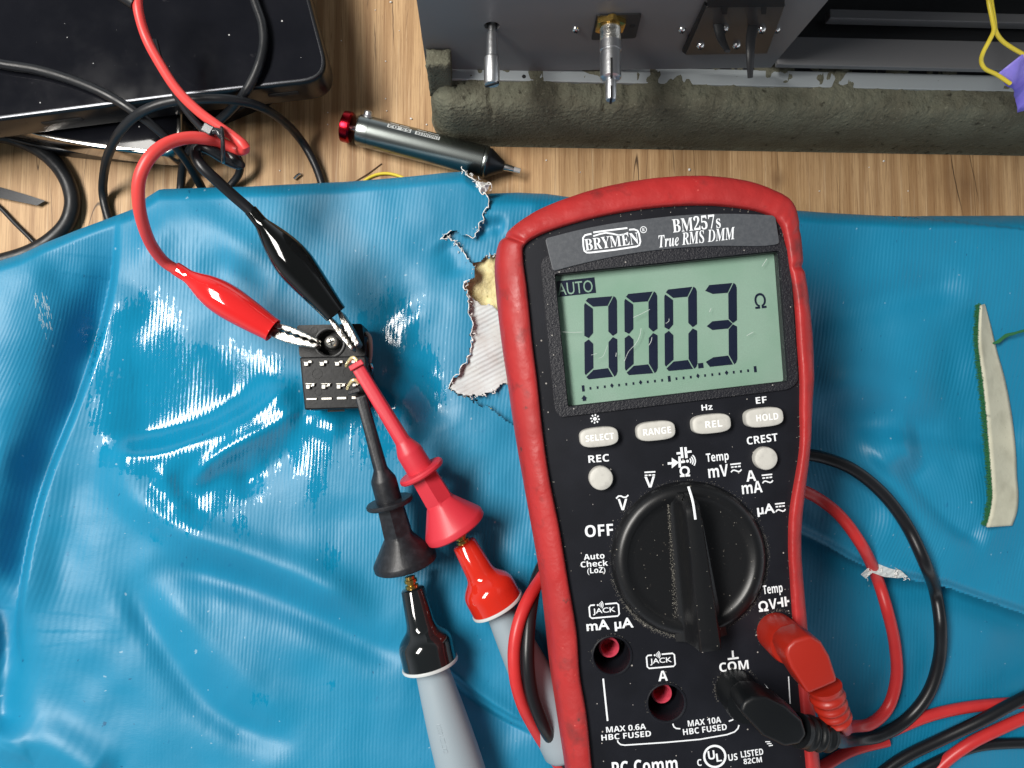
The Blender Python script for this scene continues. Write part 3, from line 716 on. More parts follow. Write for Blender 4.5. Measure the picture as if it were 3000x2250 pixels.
o = b.build('torn_scrap', 'thread', cushion, False); md = o.modifiers.new('thickness', 'SOLIDIFY'); md.thickness = .35*S
# small surface wounds of the vinyl: a scraped patch with pale threads
b = MB()
for i in range(54):
    t = rng.random(); x = 112+t*30+rng.choice([-16, -9, 0, 8, 15])+rng.gauss(0, 2); y = 855+t*105+rng.gauss(0, 8)
    x2, y2 = x+rng.gauss(3, 1), y+rng.uniform(8, 20)
    b.add(*cable([(x, y, zA(x, y)-.05), (x2, y2, zA(x2, y2)-.05)], .085, seg=5, step=2))
M['scuff'] = mat('scuffed weave', (.42, .52, .55), .7)
b.build('scraped_threads', 'scuff', cushion)

# ================================================================== multimeter
TH = math.radians(6.2); DEP = 185.0; MC = (1900.0, 1400.0)
R2 = np.array([[math.cos(TH), -math.sin(TH), 0], [math.sin(TH), math.cos(TH), 0], [0, 0, 1]])
RM = RW @ R2
def camxyz(px, py, dep): return np.array([(px-1500)*dep/FPX, -(py-1125)*dep/FPX, -dep])
M_ORG = CAM + RW @ camxyz(*MC, DEP)
def ML(px, py, h=0.0):
    q = R2.T @ (camxyz(px, py, DEP-h)-camxyz(*MC, DEP)); return (q[0], q[1])
def MW(px, py, h): q = ML(px, py, h); return M_ORG + RM @ np.array([q[0], q[1], h])
PXMM = FPX/DEP
meter = thing('multimeter', 'black digital multimeter in a worn red holster reading 000.3 ohm on its green display', 'multimeter', tuple(M_ORG), RM)
ST = [((1745, 2330), (1668, 2330)), ((1735, 2250), (1655, 2250)), ((1720, 2100), (1632, 2100)), ((1700, 1980), (1615, 1985)), ((1690, 1850), (1601, 1850)), ((1665, 1700), (1583, 1700)), ((1640, 1550), (1557, 1550)),
      ((1610, 1400), (1530, 1400)), ((1590, 1260), (1506, 1260)), ((1575, 1120), (1486, 1120)), ((1560, 1000), (1468, 1000)), ((1545, 850), (1451, 850)), ((1533, 755), (1448, 758)), ((1540, 714), (1470, 690)), ((1600, 680), (1558, 620)),
      ((1700, 648), (1680, 568)), ((1800, 625), (1800, 535)), ((1920, 607), (1930, 515)), ((2050, 600), (2060, 510)), ((2150, 606), (2180, 524)), ((2235, 622), (2266, 554)), ((2282, 650), (2316, 586)), ((2300, 692), (2336, 645)),
      ((2313, 780), (2351, 780)), ((2330, 880), (2366, 890)), ((2338, 1000), (2377, 1000)), ((2346, 1110), (2379, 1100)), ((2346, 1200), (2373, 1190)), ((2345, 1320), (2365, 1320)), ((2318, 1490), (2346, 1490)), ((2313, 1600), (2341, 1600)), ((2318, 1700), (2348, 1700)), ((2328, 1850), (2362, 1850)), ((2342, 2000), (2376, 2000)), ((2365, 2250), (2398, 2250)), ((2372, 2330), (2405, 2330)), ((2360, 2400), (2402, 2415)), ((2300, 2425), (2320, 2470)), ((2050, 2445), (2055, 2500)), ((1820, 2430), (1790, 2480)), ((1765, 2395), (1700, 2420))]
ni = 1200
def closed(pts):
    p = np.array(pts+pts[:3], float); q = catmull(np.hstack([p, np.zeros((len(p), 1))]), 1e9)
    return p
def loopres(pts, n):
    p = np.array(pts, float); k = len(p); out = []
    for t in np.arange(n)*k/n:
        i = int(t); f = t-i; a, b_, c, e = p[(i-1) % k], p[i % k], p[(i+1) % k], p[(i+2) % k]
        out.append(.5*((2*b_)+(c-a)*f+(2*a-5*b_+4*c-e)*f*f+(3*b_-a-3*c+e)*f**3))
    return np.array(out)
inn = loopres([ML(*a, 1.0) for a, b_ in ST], ni); out_ = loopres([ML(*b_, -4.5) for a, b_ in ST], ni)
PROF = [(-.06, -2.5), (0, -.4), (.015, 1.0), (.05, 1.65), (.14, 1.95), (.32, 1.75), (.52, 1.25), (.68, .45), (.80, -.7), (.89, -2.4), (.95, -5.0), (.99, -9), (1.0, -14), (.97, -24), (.90, -36), (.80, -43)]
vs = []
kx = len(ST)
for i in range(ni):
    st_ = i*kx/ni
    g = 1.0*math.exp(-((st_-13.0)/.13)**2)+.7*math.exp(-((st_-23.05)/.10)**2)+.25*math.exp(-((st_-22.2)/.12)**2)     # seams of the moulded corner
    for (t, z) in PROF:
        p = inn[i]+(out_[i]-inn[i])*t; cc = inn[i]-out_[i]; cc = cc/np.linalg.norm(cc)
        k = max(0, min(1, t*3))*g
        p = p+cc*k*.5; wob_ = .07*math.sin(i*.27)*math.sin(i*.11+t*4)
        vs.append((p[0], p[1], z-(k*1.0 if z > -8 else 0)+wob_*(0 if t < .02 else 1)))
npf = len(PROF); fs = []
for i in range(ni):
    j = (i+1) % ni
    for k in range(npf-1): fs.append((i*npf+k, i*npf+k+1, j*npf+k+1, j*npf+k))
fs.append(tuple(i*npf+npf-1 for i in range(ni)))
mesh('holster', vs, fs, 'holster', meter, True, True)
# face plate with its openings
face_loop = [tuple(p) for p in loopres([ML(*a, 0) for a, b_ in ST], 160)]
cen = np.mean(face_loop, axis=0)
LCDW = round_poly([ML(1626, 806), ML(2278, 738), ML(2306, 1116), ML(1665, 1190)], .5, 3)
JK = [((1793, 1920.5), 54, (1783, 1912)), ((1952, 2059), 53, (1940, 2043))]
PLUGS = [((2283, 1852), 60), ((2160, 2022), 62)]
holes = [LCDW]+[circle(ML(*c), r/PXMM) for c, r, _ in JK]
b = MB().add(*plate_holes(face_loop, holes, 0.0))
b.add(*wall(LCDW, 0, -3.0))
for c, r, _ in JK: b.add(*wall(circle(ML(*c), r/PXMM), 0, -14))
b.build('face_plate', 'face', meter, False, True, None)
# textured raised bezel round the window
bez_o = round_poly([ML(1583, 760), ML(1640, 735), ML(1800, 700), ML(2000, 686), ML(2286, 686), ML(2312, 760), ML(2336, 1118), ML(2310, 1140), ML(1640, 1222), ML(1625, 1200)], 2.0, 5)
bez_i = round_poly([ML(1624, 803), ML(2280, 735), ML(2309, 1118), ML(1663, 1193)], .6, 3)
b = MB().add(*plate_holes(bez_o, [bez_i], .7)); b.add(*wall(bez_o, -.3, .7)); b.add(*wall(bez_i, .7, -.3))
b.build('window_bezel', 'face_tex', meter, False, True, None)
# name band
def arc(pts, n=8):
    q = catmull(np.hstack([np.array(pts, float), np.zeros((len(pts), 1))]), 25); return [tuple(x[:2]) for x in q]
top = arc([(1597, 699), (1700, 673), (1800, 654), (1900, 641), (2000, 631), (2100, 627), (2200, 628), (2270, 632)])
bot = arc([(2283, 715), (2240, 721), (2100, 721), (2000, 726), (1900, 736), (1800, 752), (1700, 774), (1620, 795)])
band = round_poly([ML(*p, .8) for p in top+bot], 1.0, 4)
o = MB().add(*prism([(*p, -.2) for p in band], [(*p, 1.15) for p in band])).build('name_band', 'band', meter, False, True, None)
bevel(o, .12, 2)
nb = o
# display
lc = [ML(1600, 780, -2.6), ML(2310, 700, -2.6), ML(2340, 1140, -2.6), ML(1640, 1220, -2.6)]
lcd = MB().add(*prism([(*p, -3.4) for p in lc], [(*p, -2.6) for p in lc])).build('display', 'lcd', meter, False, True, None)
b = MB()
def seg7(cr, segs):
    tl, tr, bl, br = [np.array(ML(*p, -2.5)) for p in cr]
    SG = {'a': [(.05, .04), (.12, .008), (.86, .0), (.71, .115), (.27, .115)], 'a3': [(.0, .07), (.13, .004), (.86, 0), (.71, .115), (.24, .115)],
          'f': [(0, .09), (.03, .065), (.265, .14), (.265, .435), (.13, .492), (0, .46)], 'b': [(.905, .0), (.965, .02), (1, .06), (1, .46), (.87, .492), (.735, .435), (.735, .125)],
          'g': [(.04, .5), (.22, .447), (.72, .447), (.855, .5), (.72, .553), (.22, .553)]}
    flip = lambda q: [(x, 1-y) for x, y in q]
    SG['e'] = flip(SG['f']); SG['c'] = flip(SG['b']); SG['d'] = flip(SG['a']); SG['d3'] = flip(SG['a3'])
    for s_ in segs:
        pts = [tl*(1-x)*(1-y)+tr*x*(1-y)+bl*(1-x)*y+br*x*y for x, y in SG[s_]]
        b.add(*prism([(*p, -2.58) for p in pts], [(*p, -2.45) for p in pts]))
DG = [((1711, 872), (1807, 867), (1713, 1115), (1809, 1102)), ((1829, 860), (1925, 853), (1831, 1102), (1927, 1092)), ((1946, 847), (2041, 839), (1948, 1090), (2043, 1079)), ((2066, 835), (2158, 828), (2068, 1077), (2160, 1066))]
for c_ in DG[:3]: seg7(c_, 'abcdef')
seg7(DG[3], ['a3', 'b', 'g', 'c', 'd3'])
def quadpx(cx, cy, w_, h_, hz, z0, z1, rot=-6.2, poly=None):
    a = math.radians(rot); pts = []
    for x, y in (poly or [(-.5, -.5), (.5, -.5), (.5, .5), (-.5, .5)]):
        x, y = x*w_, y*h_; pts.append(ML(cx+x*math.cos(a)-y*math.sin(a), cy+x*math.sin(a)+y*math.cos(a), hz))
    if sum(pts[i][0]*pts[(i+1) % len(pts)][1]-pts[(i+1) % len(pts)][0]*pts[i][1] for i in range(len(pts))) < 0: pts = pts[::-1]
    b.add(*prism([(*p, z0) for p in pts], [(*p, z1) for p in pts]))
def fit_text(B, s, st, cx, cy, w_, h_, hz, z, rot=-6.2, bold=0.0, full=False):
    """outline text scaled into a w x h box of photo pixels on the plane local z = hz"""
    v, f = text_mesh(s, st, bold)
    lo, hi = v.min(0), v.max(0); n = (v-(lo+hi)/2)/(hi-lo+1e-9)
    a = math.radians(rot); out = []
    for q in n:
        x, y = q[0]*w_, -q[1]*h_
        p = ML(cx+x*math.cos(a)-y*math.sin(a), cy+x*math.sin(a)+y*math.cos(a), hz); out.append((p[0], p[1], z))
    B.add(out, f)
dia = [(-.5, 0), (0, -.5), (.5, 0), (0, .5)]
for i in range(25):
    x, y = 1400+.4747*(650+i*44.25), 480+.4747*(1388-i*4.95)
    if i in (0, 12, 24): quadpx(x, y-1, 7.5, 18 if i != 12 else 17, -2.5, -2.58, -2.46)
    elif i in (4, 8, 16, 20): quadpx(x, y, 10, 14, -2.5, -2.58, -2.46, poly=dia)
    else: quadpx(x, y+1, 5, 7.5, -2.5, -2.58, -2.46)
quadpx(1711.5, 1166, 17, 17, -2.5, -2.58, -2.46, poly=[(0, -.5), (.5, .1), (.3, .1), (.3, .5), (-.3, .5), (-.3, .1), (-.5, .1)])
quadpx(2053, 1071, 15, 15, -2.5, -2.58, -2.46)
fit_text(b, '\u03a9', 'sans', 2227, 881, 33, 45, -2.5, -2.46, bold=.012)
quadpx(1688, 841, 112, 46, -2.5, -2.58, -2.48)
b.build('segments', 'lcd_ink', lcd, False, True, None)
b = MB(); fit_text(b, 'AUTO', None, 1685, 843, 103, 36, -2.45, -2.44)
b.build('display_text', 'lcd', lcd, False, True, None)
pane = [ML(1625, 805, -.9), ML(2279, 737, -.9), ML(2307, 1117, -.9), ML(1665, 1191, -.9)]
o = MB().add([(*p, -.9) for p in pane], [(3, 2, 1, 0)]).build('window_pane', 'lens', meter, False, True, None)
b = MB()
def hair(pts, r_): b.add(*tube([(*ML(1400+.4747*x, 480+.4747*y, -.8), -.86) for x, y in pts], r_, seg=4, step=.4))
for pts, r_ in (([(905, 1218), (930, 1160), (975, 1110), (1000, 1060), (1008, 1015)], .045), ([(960, 948), (1010, 925), (1062, 898)], .05), ([(515, 1036), (580, 1040), (645, 1038)], .04), ([(1055, 1120), (1070, 1095), (1075, 1070)], .06), ([(1160, 985), (1180, 970), (1180, 955)], .05), ([(1660, 1060), (1700, 1038)], .05), ([(700, 1180), (735, 1170)], .04), ([(1430, 915), (1440, 890)], .04), ([(855, 1165), (852, 1190)], .06), ([(1755, 632), (1785, 585)], .05), ([(800, 1120), (770, 1190), (745, 1200)], .03)): hair(pts, r_)
b.build('scratches', 'lens_scratch', meter, True, True)
# dial
DC = ML(2017, 1636); dr = 225/PXMM
b = MB().add(*lathe([(0-.3, dr+.2), (.35, dr+.1), (1.5, dr-.35), (2.4, dr-1.3), (2.75, dr-2.3), (2.72, dr-3.0), (2.5, dr-3.6), (2.1, dr-4.1), (1.95, dr-5.5), (1.95, 0.01)], (*DC, 0), (0, 0, 1), 96))
dial = b.build('dial', 'knob', meter, True, True, 50)
def hbar(sections):
    """handle loft: per station (y, [(x, z)...])"""
    v = []; f = []; n = len(sections[0][1])
    for y, pr in sections: v += [(x, y, z) for x, z in pr]
    for i in range(len(sections)-1):
        for j in range(n-1): f.append((i*n+j, i*n+j+1, (i+1)*n+j+1, (i+1)*n+j))
    f.append(tuple(range(n))); f.append(tuple((len(sections)-1)*n+j for j in reversed(range(n))))
    return v, f
secs = []
y1, y0 = 17.2, -19.6
for t in np.linspace(0, 1, 30):
    y = y1+(y0-y1)*t
    e = min(1, t/.10); rn = math.sin(e*math.pi/2)**.8
    hh = 11.0*(.55+.45*rn) if t < .1 else 11.0
    wt = (1.75+.85*t)*(.45+.55*rn); wb = (2.6+1.7*t)*(.6+.4*rn)
    if t > .97: hh -= .5
    pr = [(-wb*1.5, 1.7), (-wb*1.15, 2.2), (-wb*.93, 3.2), (-wt*1.13, 7), (-wt*1.03, hh-.7), (-wt*.86, hh-.12), (-wt*.3, hh+.05), (wt*.3, hh+.05), (wt*.86, hh-.12), (wt*1.03, hh-.7), (wt*1.13, 7), (wb*.93, 3.2), (wb*1.15, 2.2), (wb*1.5, 1.7)]
    secs.append((y, pr))
hv, hf = hbar(secs)
ha = math.radians(1.2)
hv = [(DC[0]+x*math.cos(ha)-y*math.sin(ha)+.3, DC[1]+x*math.sin(ha)+y*math.cos(ha), z) for x, y, z in hv]
mesh('handle', hv, hf, 'knob', dial, True, True, 35)
# white pointer line on the handle
b = MB(); lp = [ML(2018, 1426, 10.2), ML(2030, 1470, 11.1), ML(2038, 1522, 11.1)]
b.add(*tube([(lp[0][0], lp[0][1], 9.9), (*lp[1], 11.05), (*lp[2], 11.05)], .38, seg=8, step=.5, flat=(.75, .2)))
b.build('pointer_mark', 'ink', dial, True, True)
# dust lying along the left foot of the handle and round the dial
b = MB()
for i in range(520):
    t = rng.random(); y = 15.5+(-19-15.5)*t; x = -(2.9+1.6*t)*1.30+rng.gauss(-.15, .28)*(.5+t)
    X, Y = DC[0]+x*math.cos(ha)-y*math.sin(ha)+.3, DC[1]+x*math.sin(ha)+y*math.cos(ha)
    if math.hypot(X-DC[0], Y-DC[1]) > dr-4.3: continue
    r_ = rng.uniform(.04, .13); b.add(*box(X, Y, 1.99+max(0, (x+wb*1.6))*.05, r_, r_*rng.uniform(.6, 2), .07))
for i in range(1700):
    a = rng.uniform(-3.0, .2) if rng.random() < .65 else rng.uniform(-3.14, 3.14); r_ = dr+abs(rng.gauss(0, .45))+.22
    if rng.random() < .25: a = rng.uniform(-2.6, -1.6)
    sz = rng.uniform(.03, .10); b.add(*box(DC[0]+r_*math.cos(a), DC[1]+r_*math.sin(a), .03, sz, sz*rng.uniform(.6, 1.6), .05))
for (c_, rr) in PLUGS+[(j[0], j[1]) for j in JK]:
    q = ML(*c_)
    for i in range(150):
        a = rng.uniform(.4, 3.6); r_ = rr/PXMM*1.02+abs(rng.gauss(0, .35)); sz = rng.uniform(.04, .13)
        b.add(*box(q[0]+r_*math.cos(a), q[1]+r_*math.sin(a), .03, sz, sz, .05))
for i in range(260):
    k = rng.randrange(20, 150); p = np.array(face_loop[k % 160]); p = p+(cen-p)/np.linalg.norm(cen-p)*abs(rng.gauss(.5, .5)); sz = rng.uniform(.05, .16)
    b.add(*box(p[0], p[1], .05, sz*1.3, sz*rng.uniform(.5, 1.7), .12))
b.build('settled_dust', 'dust', meter, False, True, None)['kind'] = 'stuff'
# keys
def key(cx, cy, w_, h_, hz, text=None, tw=0, th=0, rnd=False, tcx=0, tcy=0, rot=-6.0):
    a = math.radians(rot)
    def ring(c, ww, hh, n, z, hpar):
        out = []
        for j in range(n):
            t = 2*math.pi*j/n; ca, sa = math.cos(t), math.sin(t)
            ee = 1.0 if rnd else .62
            x, y = ww/2*math.copysign(abs(ca)**ee, ca), hh/2*math.copysign(abs(sa)**(ee if not rnd else 1), sa)
            q = ML(c[0]+x*math.cos(a)-y*math.sin(a), c[1]+x*math.sin(a)+y*math.cos(a), hpar); out.append((q[0], q[1], z))
        return out[::-1]
    n = 56; rows = []
    for (sc_, z) in ((1.0, -.2), (1.0, hz*.55), (.985, hz*.8), (.95, hz*.95), (.89, hz), (.5, hz+.05)): rows.append(ring((cx, cy), w_-(1-sc_)*h_*1.0, h_*sc_, n, z, hz))
    b = MB(); v = [p for r_ in rows for p in r_]; f = []
    for i in range(len(rows)-1):
        for j in range(n): f.append((i*n+j, i*n+(j+1) % n, (i+1)*n+(j+1) % n, (i+1)*n+j))
    f.append(tuple((len(rows)-1)*n+j for j in range(n)))
    b.add(v, f); k = b.build('key', 'button', meter, True, True, 60)
    if text:
        b = MB(); fit_text(b, text, 'sans', tcx, tcy, tw, th, hz+.06, hz+.09, rot=rot); b.build('key_lettering', 'button_ink', k, False, True, None)
    return k
key(1756, 1281, 114, 58, 2.6, 'SELECT', 84, 19, tcx=1757, tcy=1281)
key(1923, 1263, 114, 57, 2.6, 'RANGE', 82, 20, tcx=1925, tcy=1263)
key(2086, 1242, 114, 57, 2.6, 'REL', 50, 20, tcx=2091, tcy=1242)
key(2241, 1223, 112, 57, 2.6, 'HOLD', 65, 20, tcx=2248, tcy=1222)
key(1762, 1402, 71, 71, 2.3, rnd=True); key(2246, 1344, 68, 68, 2.3, rnd=True)
# printed lettering and symbols
ink = MB(); face_ink = ink; band_ink = MB(); ZI = .05
def T(s, st, cx, cy, w_, h_, rot=-6.2, bold=0.0, hz=0.0): fit_text(ink, s, st, cx, cy, w_, h_, hz, hz+ZI, rot, bold)
def stroke(pts, wpx, hz=0.0, closed_=False):
    p = [np.array(ML(*q, hz)) for q in pts]; w_ = wpx/PXMM/2; n = len(p); v = []; f = []
    for i in range(n):
        a = p[i-1] if (i > 0 or closed_) else p[i]; c = p[(i+1) % n] if (i < n-1 or closed_) else p[i]
        t = c-a; t = t/np.linalg.norm(t); nn = np.array([-t[1], t[0]])
        v += [(*(p[i]+nn*w_), hz+ZI), (*(p[i]-nn*w_), hz+ZI)]
    for i in range(n if closed_ else n-1):
        j = (i+1) % n; f.append((2*i, 2*i+1, 2*j+1, 2*j))
    ink.add(v, f)
def arcpx(cx, cy, r, a0, a1, n=12): return [(cx+r*math.cos(math.radians(a0+(a1-a0)*i/n)), cy+r*math.sin(math.radians(a0+(a1-a0)*i/n))) for i in range(n+1)]
def disc(cx, cy, r, hz=0.0): q = ML(cx, cy, hz); ink.add([(x, y, hz+ZI) for x, y in circle(q, r/PXMM, 20)], [tuple(range(20))])
def poly(pts, hz=0.0):
    q = [ML(*p, hz) for p in pts]
    if sum(q[i][0]*q[(i+1) % len(q)][1]-q[(i+1) % len(q)][0]*q[i][1] for i in range(len(q))) < 0: q = q[::-1]
    ink.add([(*p, hz+ZI) for p in q], [tuple(range(len(q)))])
def rel(cx, cy, pts, rot=-6.2):
    a = math.radians(rot); return [(cx+x*math.cos(a)-y*math.sin(a), cy+x*math.sin(a)+y*math.cos(a)) for x, y in pts]
def dcac(cx, cy, w_=31):
    stroke(rel(cx, cy, [(-w_/2, -11), (w_/2, -11)]), 4.2)
    for k in (-1, 0, 1): stroke(rel(cx, cy, [(k*w_/3-w_*.125, -2.6), (k*w_/3+w_*.125, -2.6)]), 4.2)
    stroke(rel(cx, cy, [(-w_/2, 12), (-w_*.36, 7.5), (-w_*.2, 6.5), (0, 9.5), (w_*.2, 12.5), (w_*.36, 11.5), (w_/2, 7)]), 4.0)
def waves(cx, cy, s_=1.0, rot=-8):
    disc(cx, cy, 4.6*s_)
    for r_ in (11, 18, 25): stroke(arcpx(cx, cy, r_*s_, -42+rot, 42+rot, 8), 4.0*s_)
hb = 1.15; ink = band_ink
T('BM257s', 'serif', 2040, 654, 141, 42, -6, hz=hb); T('True RMS DMM', 'serif_it', 2042, 695, 226, 37, -6.5, hz=hb); T('BRYMEN', 'serif', 1792, 708, 158, 34, -7.5, hz=hb)
stroke([(1733, 685), (1722, 687), (1714, 689), (1708, 697), (1709, 720), (1712, 735), (1719, 740), (1730, 740)], 5, hb)
stroke([(1730, 740), (1800, 732), (1865, 722), (1873, 718), (1876, 708), (1872, 685), (1868, 676), (1858, 672), (1843, 673)], 5, hb)
stroke([(1738, 681), (1790, 674), (1838, 668)], 5, hb)
stroke([(1738, 692), (1756, 686), (1775, 682), (1795, 685), (1812, 689), (1828, 687), (1840, 682)], 4.5, hb)
T('R', 'serif', 1885, 673, 8, 9, -7, hz=hb); stroke(arcpx(1885, 673, 9, 0, 345, 18), 2, hb, True)
ink = face_ink
T('Hz', 'sans', 2071, 1193, 32, 17); T('EF', 'sans', 2230, 1172, 32, 19); T('CREST', 'sans', 2233, 1286, 91, 23, -7.5); T('REC', 'sans', 1754, 1343, 61, 22, -4.5)
disc(1743, 1227, 5.5)
for k in range(8):
    a = k*math.pi/4+.1; stroke([(1743+8.5*math.cos(a), 1227+8.5*math.sin(a)), (1743+14*math.cos(a), 1227+14*math.sin(a))], 4)
T('V', 'sans', 1904, 1412, 31, 32, -3); stroke(rel(1904, 1383, [(-16, 0), (16, 0)], -3), 4.4)
for k in (-1, 0, 1): stroke(rel(1904, 1392, [(k*11-4, 0), (k*11+4, 0)], -3), 4.2)
for x in (1997.5, 2009.5): stroke(rel(x, 1326, [(0, -16), (0, 16)]), 7.5)
stroke([(1982, 1328.5), (1996, 1327)], 6.5); stroke([(2011, 1324.5), (2026, 1322.5)], 6.5)
poly([(1968, 1341), (1968, 1372), (1989, 1355)]); stroke([(1990.5, 1337), (1991.5, 1370)], 7); stroke([(1956, 1358), (1970, 1357)], 7); stroke([(1992, 1354), (2007, 1352)], 7)
waves(2014, 1351, .92)
T('\u03a9', None, 2006, 1381, 30, 31, -4, bold=.03)
T('Temp', 'sans', 2102, 1342, 66, 33, -6); T('mV', 'sans', 2104, 1380, 59, 35, -6); dcac(2156, 1370)
T('A', 'sans', 2200, 1394, 29, 32, -6); T('mA', 'sans', 2203, 1428, 60, 34, -6); dcac(2248, 1402)
T('\u00b5A', None, 2244, 1494, 52, 36, -6, bold=.022); dcac(2286, 1486, 29)
T('V', 'sans', 1824, 1478, 28, 33, -2); stroke(rel(1823, 1456, [(-18, 4), (-11, -3), (-4, -3), (4, 1), (11, 1), (18, -5)], -2), 4.5)
T('OFF', 'sans', 1755, 1554, 83, 35, -4); T('Auto', 'sans', 1740.5, 1630, 61, 17, -5); T('Check', 'sans', 1741, 1651, 80, 18, -4); T('(LoZ)', 'sans', 1747, 1673, 53, 21, -4)
def jackbox(cx, cy, w_, h_, rot=-5):
    r_ = 5; stroke(rel(cx, cy, [(-w_*.30, -h_/2), (-w_/2+r_, -h_/2), (-w_/2, -h_/2+r_), (-w_/2, h_/2-r_), (-w_/2+r_, h_/2), (w_/2-r_, h_/2), (w_/2, h_/2-r_), (w_/2, -h_/2+r_), (w_/2-r_, -h_/2), (w_*.05, -h_/2)], rot), 4.4)
    T('JACK', None, cx, cy+1, w_*.78, h_*.52, rot, bold=.012)
    q = rel(cx, cy, [(-w_*.20, -h_/2+1)], rot)[0]; waves(*q, .62, rot)
jackbox(1770, 1789, 86, 38); T('mA \u00b5A', None, 1787, 1832, 138, 37, -4.5, bold=.022)
jackbox(1936, 1936, 82, 38); T('A', 'sans', 1942, 1980, 28, 30, -4)
T('COM', 'sans', 2150, 1951, 86, 27, -6.5); stroke([(2146, 1906), (2148, 1928)], 5.5); stroke([(2132, 1931), (2164, 1927)], 5.5)
T('Temp', 'sans', 2264, 1729, 58, 34, -7); T('\u03a9', None, 2236, 1776, 28, 31, -7, bold=.03); T('V', 'sans', 2264, 1769, 24, 30, -7)
stroke([(2277, 1767), (2289, 1765)], 6); stroke([(2290, 1750), (2293, 1778)], 6); stroke([(2300, 1748), (2303, 1776)], 6); stroke([(2303, 1762), (2312, 1760.5)], 6)
stroke([(1767, 1988), (1780, 2112)], 5)
T('MAX 0.6A', 'sans', 1834, 2133, 117, 17, -5); T('HBC FUSED', 'sans', 1834.5, 2155, 146, 17, -5)
T('MAX 10A', 'sans', 2063.6, 2114, 98, 18, -7); T('HBC FUSED', 'sans', 2065, 2137, 129, 18, -7)
stroke([(1809, 2169), (1811, 2175), (1818, 2181), (1830, 2183), (1950, 2175), (2050, 2166), (2130, 2152), (2152, 2144), (2162, 2134), (2165, 2124)], 4)
stroke([(1971, 2120), (1974, 2129), (1981, 2134), (1993, 2135)], 4); stroke([(2135, 2113), (2146, 2109), (2150, 2103)], 4); stroke([(2310, 1982), (2315, 2062)], 3.2)
poly([(2240, 2003), (2254, 2020), (2246, 2014)])
stroke(arcpx(2094, 2216, 31, 0, 350, 36), 6.5, 0, True); T('U', 'sans', 2084, 2212, 20, 26, -8); T('L', 'sans', 2106, 2219, 16, 24, -8)
T('C', 'sans', 2049, 2234, 13, 20, -6); T('US', 'sans', 2147, 2218, 27, 20, -8); T('LISTED', 'sans', 2203, 2206, 66, 19, -8); T('82CM', 'sans', 2205, 2228, 54, 16, -7)
for k in range(3): stroke([(2242+k*5, 2173+k*6), (2256+k*4, 2173+k*5)], 3)
T('PC-Comm', 'sans', 1889, 2245, 192, 42, -5)
face_ink.build('lettering', 'ink', meter, False, True, None); band_ink.build('lettering', 'ink', nb, False, True, None)
# jack sockets
for c, r_, tc_ in JK:
    q = ML(*c); q2 = q
    b = MB().add(*lathe([(-14.2, r_/PXMM), (-14, r_/PXMM)], (*q, 0), (0, 0, 1), 32))
    b.add(*lathe([(0, r_/PXMM+.75), (.35, r_/PXMM+.65), (.5, r_/PXMM+.35), (.3, r_/PXMM), (-3, r_/PXMM-.15)][::1], (*q, 0), (0, 0, 1), 40)[0:2]) if False else None
    rim = [(0, r_/PXMM+.6), (.30, r_/PXMM+.5), (.38, r_/PXMM+.2), (.1, r_/PXMM-.05)]
    v, f = lathe(rim, (*q, 0), (0, 0, 1), 48); b.add(v, f[:-2])
    sk = b.build('socket', 'dark' if False else 'face', meter, True, True, 50)
    v, f = lathe([(-13.8, 2.75), (-6.0, 2.75), (-5.7, 2.6), (-5.7, 2.15), (-6.0, 2.0), (-13.5, 2.0)], (*q, 0), (0, 0, 1), 40)
    MB().add(v, f).build('socket_liner', 'socket_pink', sk, True, True, 40)

# ================================================================== test leads of the meter
def lead(name, label, m_lead, m_plug, base, flat_px, relief_px, parts, group, shroud_r):
    t = thing(name, label, 'test lead', tuple(MW(*base, 0)), RM, group)
    W = lambda px, py, h: MW(px, py, h)
    b = MB()
    c0 = MW(*base, -1.0); ax = RM[:, 2]
    b.add(*lathe([(0, shroud_r), (9.5, shroud_r), (10.5, shroud_r-.3)], c0, ax, 36))
    pl = b.build('plug', m_plug, t, True, False, 40)
    hp = 19.0
    top_ = [MW(x, y, hp) for x, y in flat_px]; bt = [q-ax*9.5 for q in top_]
    nrm = np.cross(top_[1]-top_[0], top_[2]-top_[1])
    if nrm.dot(ax) < 0: top_, bt = top_[::-1], bt[::-1]
    o = mesh('plug_elbow', *prism(bt, top_), m_plug, t, True); bevel(o, .9, 4, 35)
    b = MB()
    rp = catmull([MW(x, y, h) for x, y, h in relief_px], .35)
    rad = [4.0-.9*i/len(rp)+.35*(math.sin(i*.9) if 3 < i < len(rp)-2 else -.2) for i in range(len(rp))]
    b.add(*tube(np.hstack([rp, np.array(rad)[:, None]]), None, seg=20, smooth_path=False)); b.build('strain_relief', m_plug, t, True, False, 60)
    return t
RF = [(2318, 1958), (2303, 1920), (2306, 1896), (2328, 1876), (2374, 1862), (2408, 1882), (2432, 1922), (2457, 1998), (2412, 2018), (2368, 2036)]
tr = lead('test_lead', 'red meter test lead plugged into the right socket, looping over the cushion', 'lead_red', 'plug_red', (2270, 1848), RF, [(2415, 2010, 14.5), (2426, 2045, 14), (2440, 2080, 13), (2456, 2110, 12)], None, 'test leads of the meter', 4.9)
BF = [(2168, 2085), (2178, 2058), (2205, 2042), (2245, 2042), (2300, 2068), (2352, 2112), (2366, 2155), (2345, 2182), (2300, 2190), (2235, 2158)]
tb = lead('test_lead', 'black meter test lead plugged into the socket marked COM and looping over the cushion', 'lead_black', 'plug_black', (2150, 2012), BF, [(2340, 2140, 14.5), (2375, 2148, 13.5), (2405, 2154, 13), (2432, 2158, 12)], None, 'test leads of the meter', 4.9)
RL, BL = 1.82, 1.92
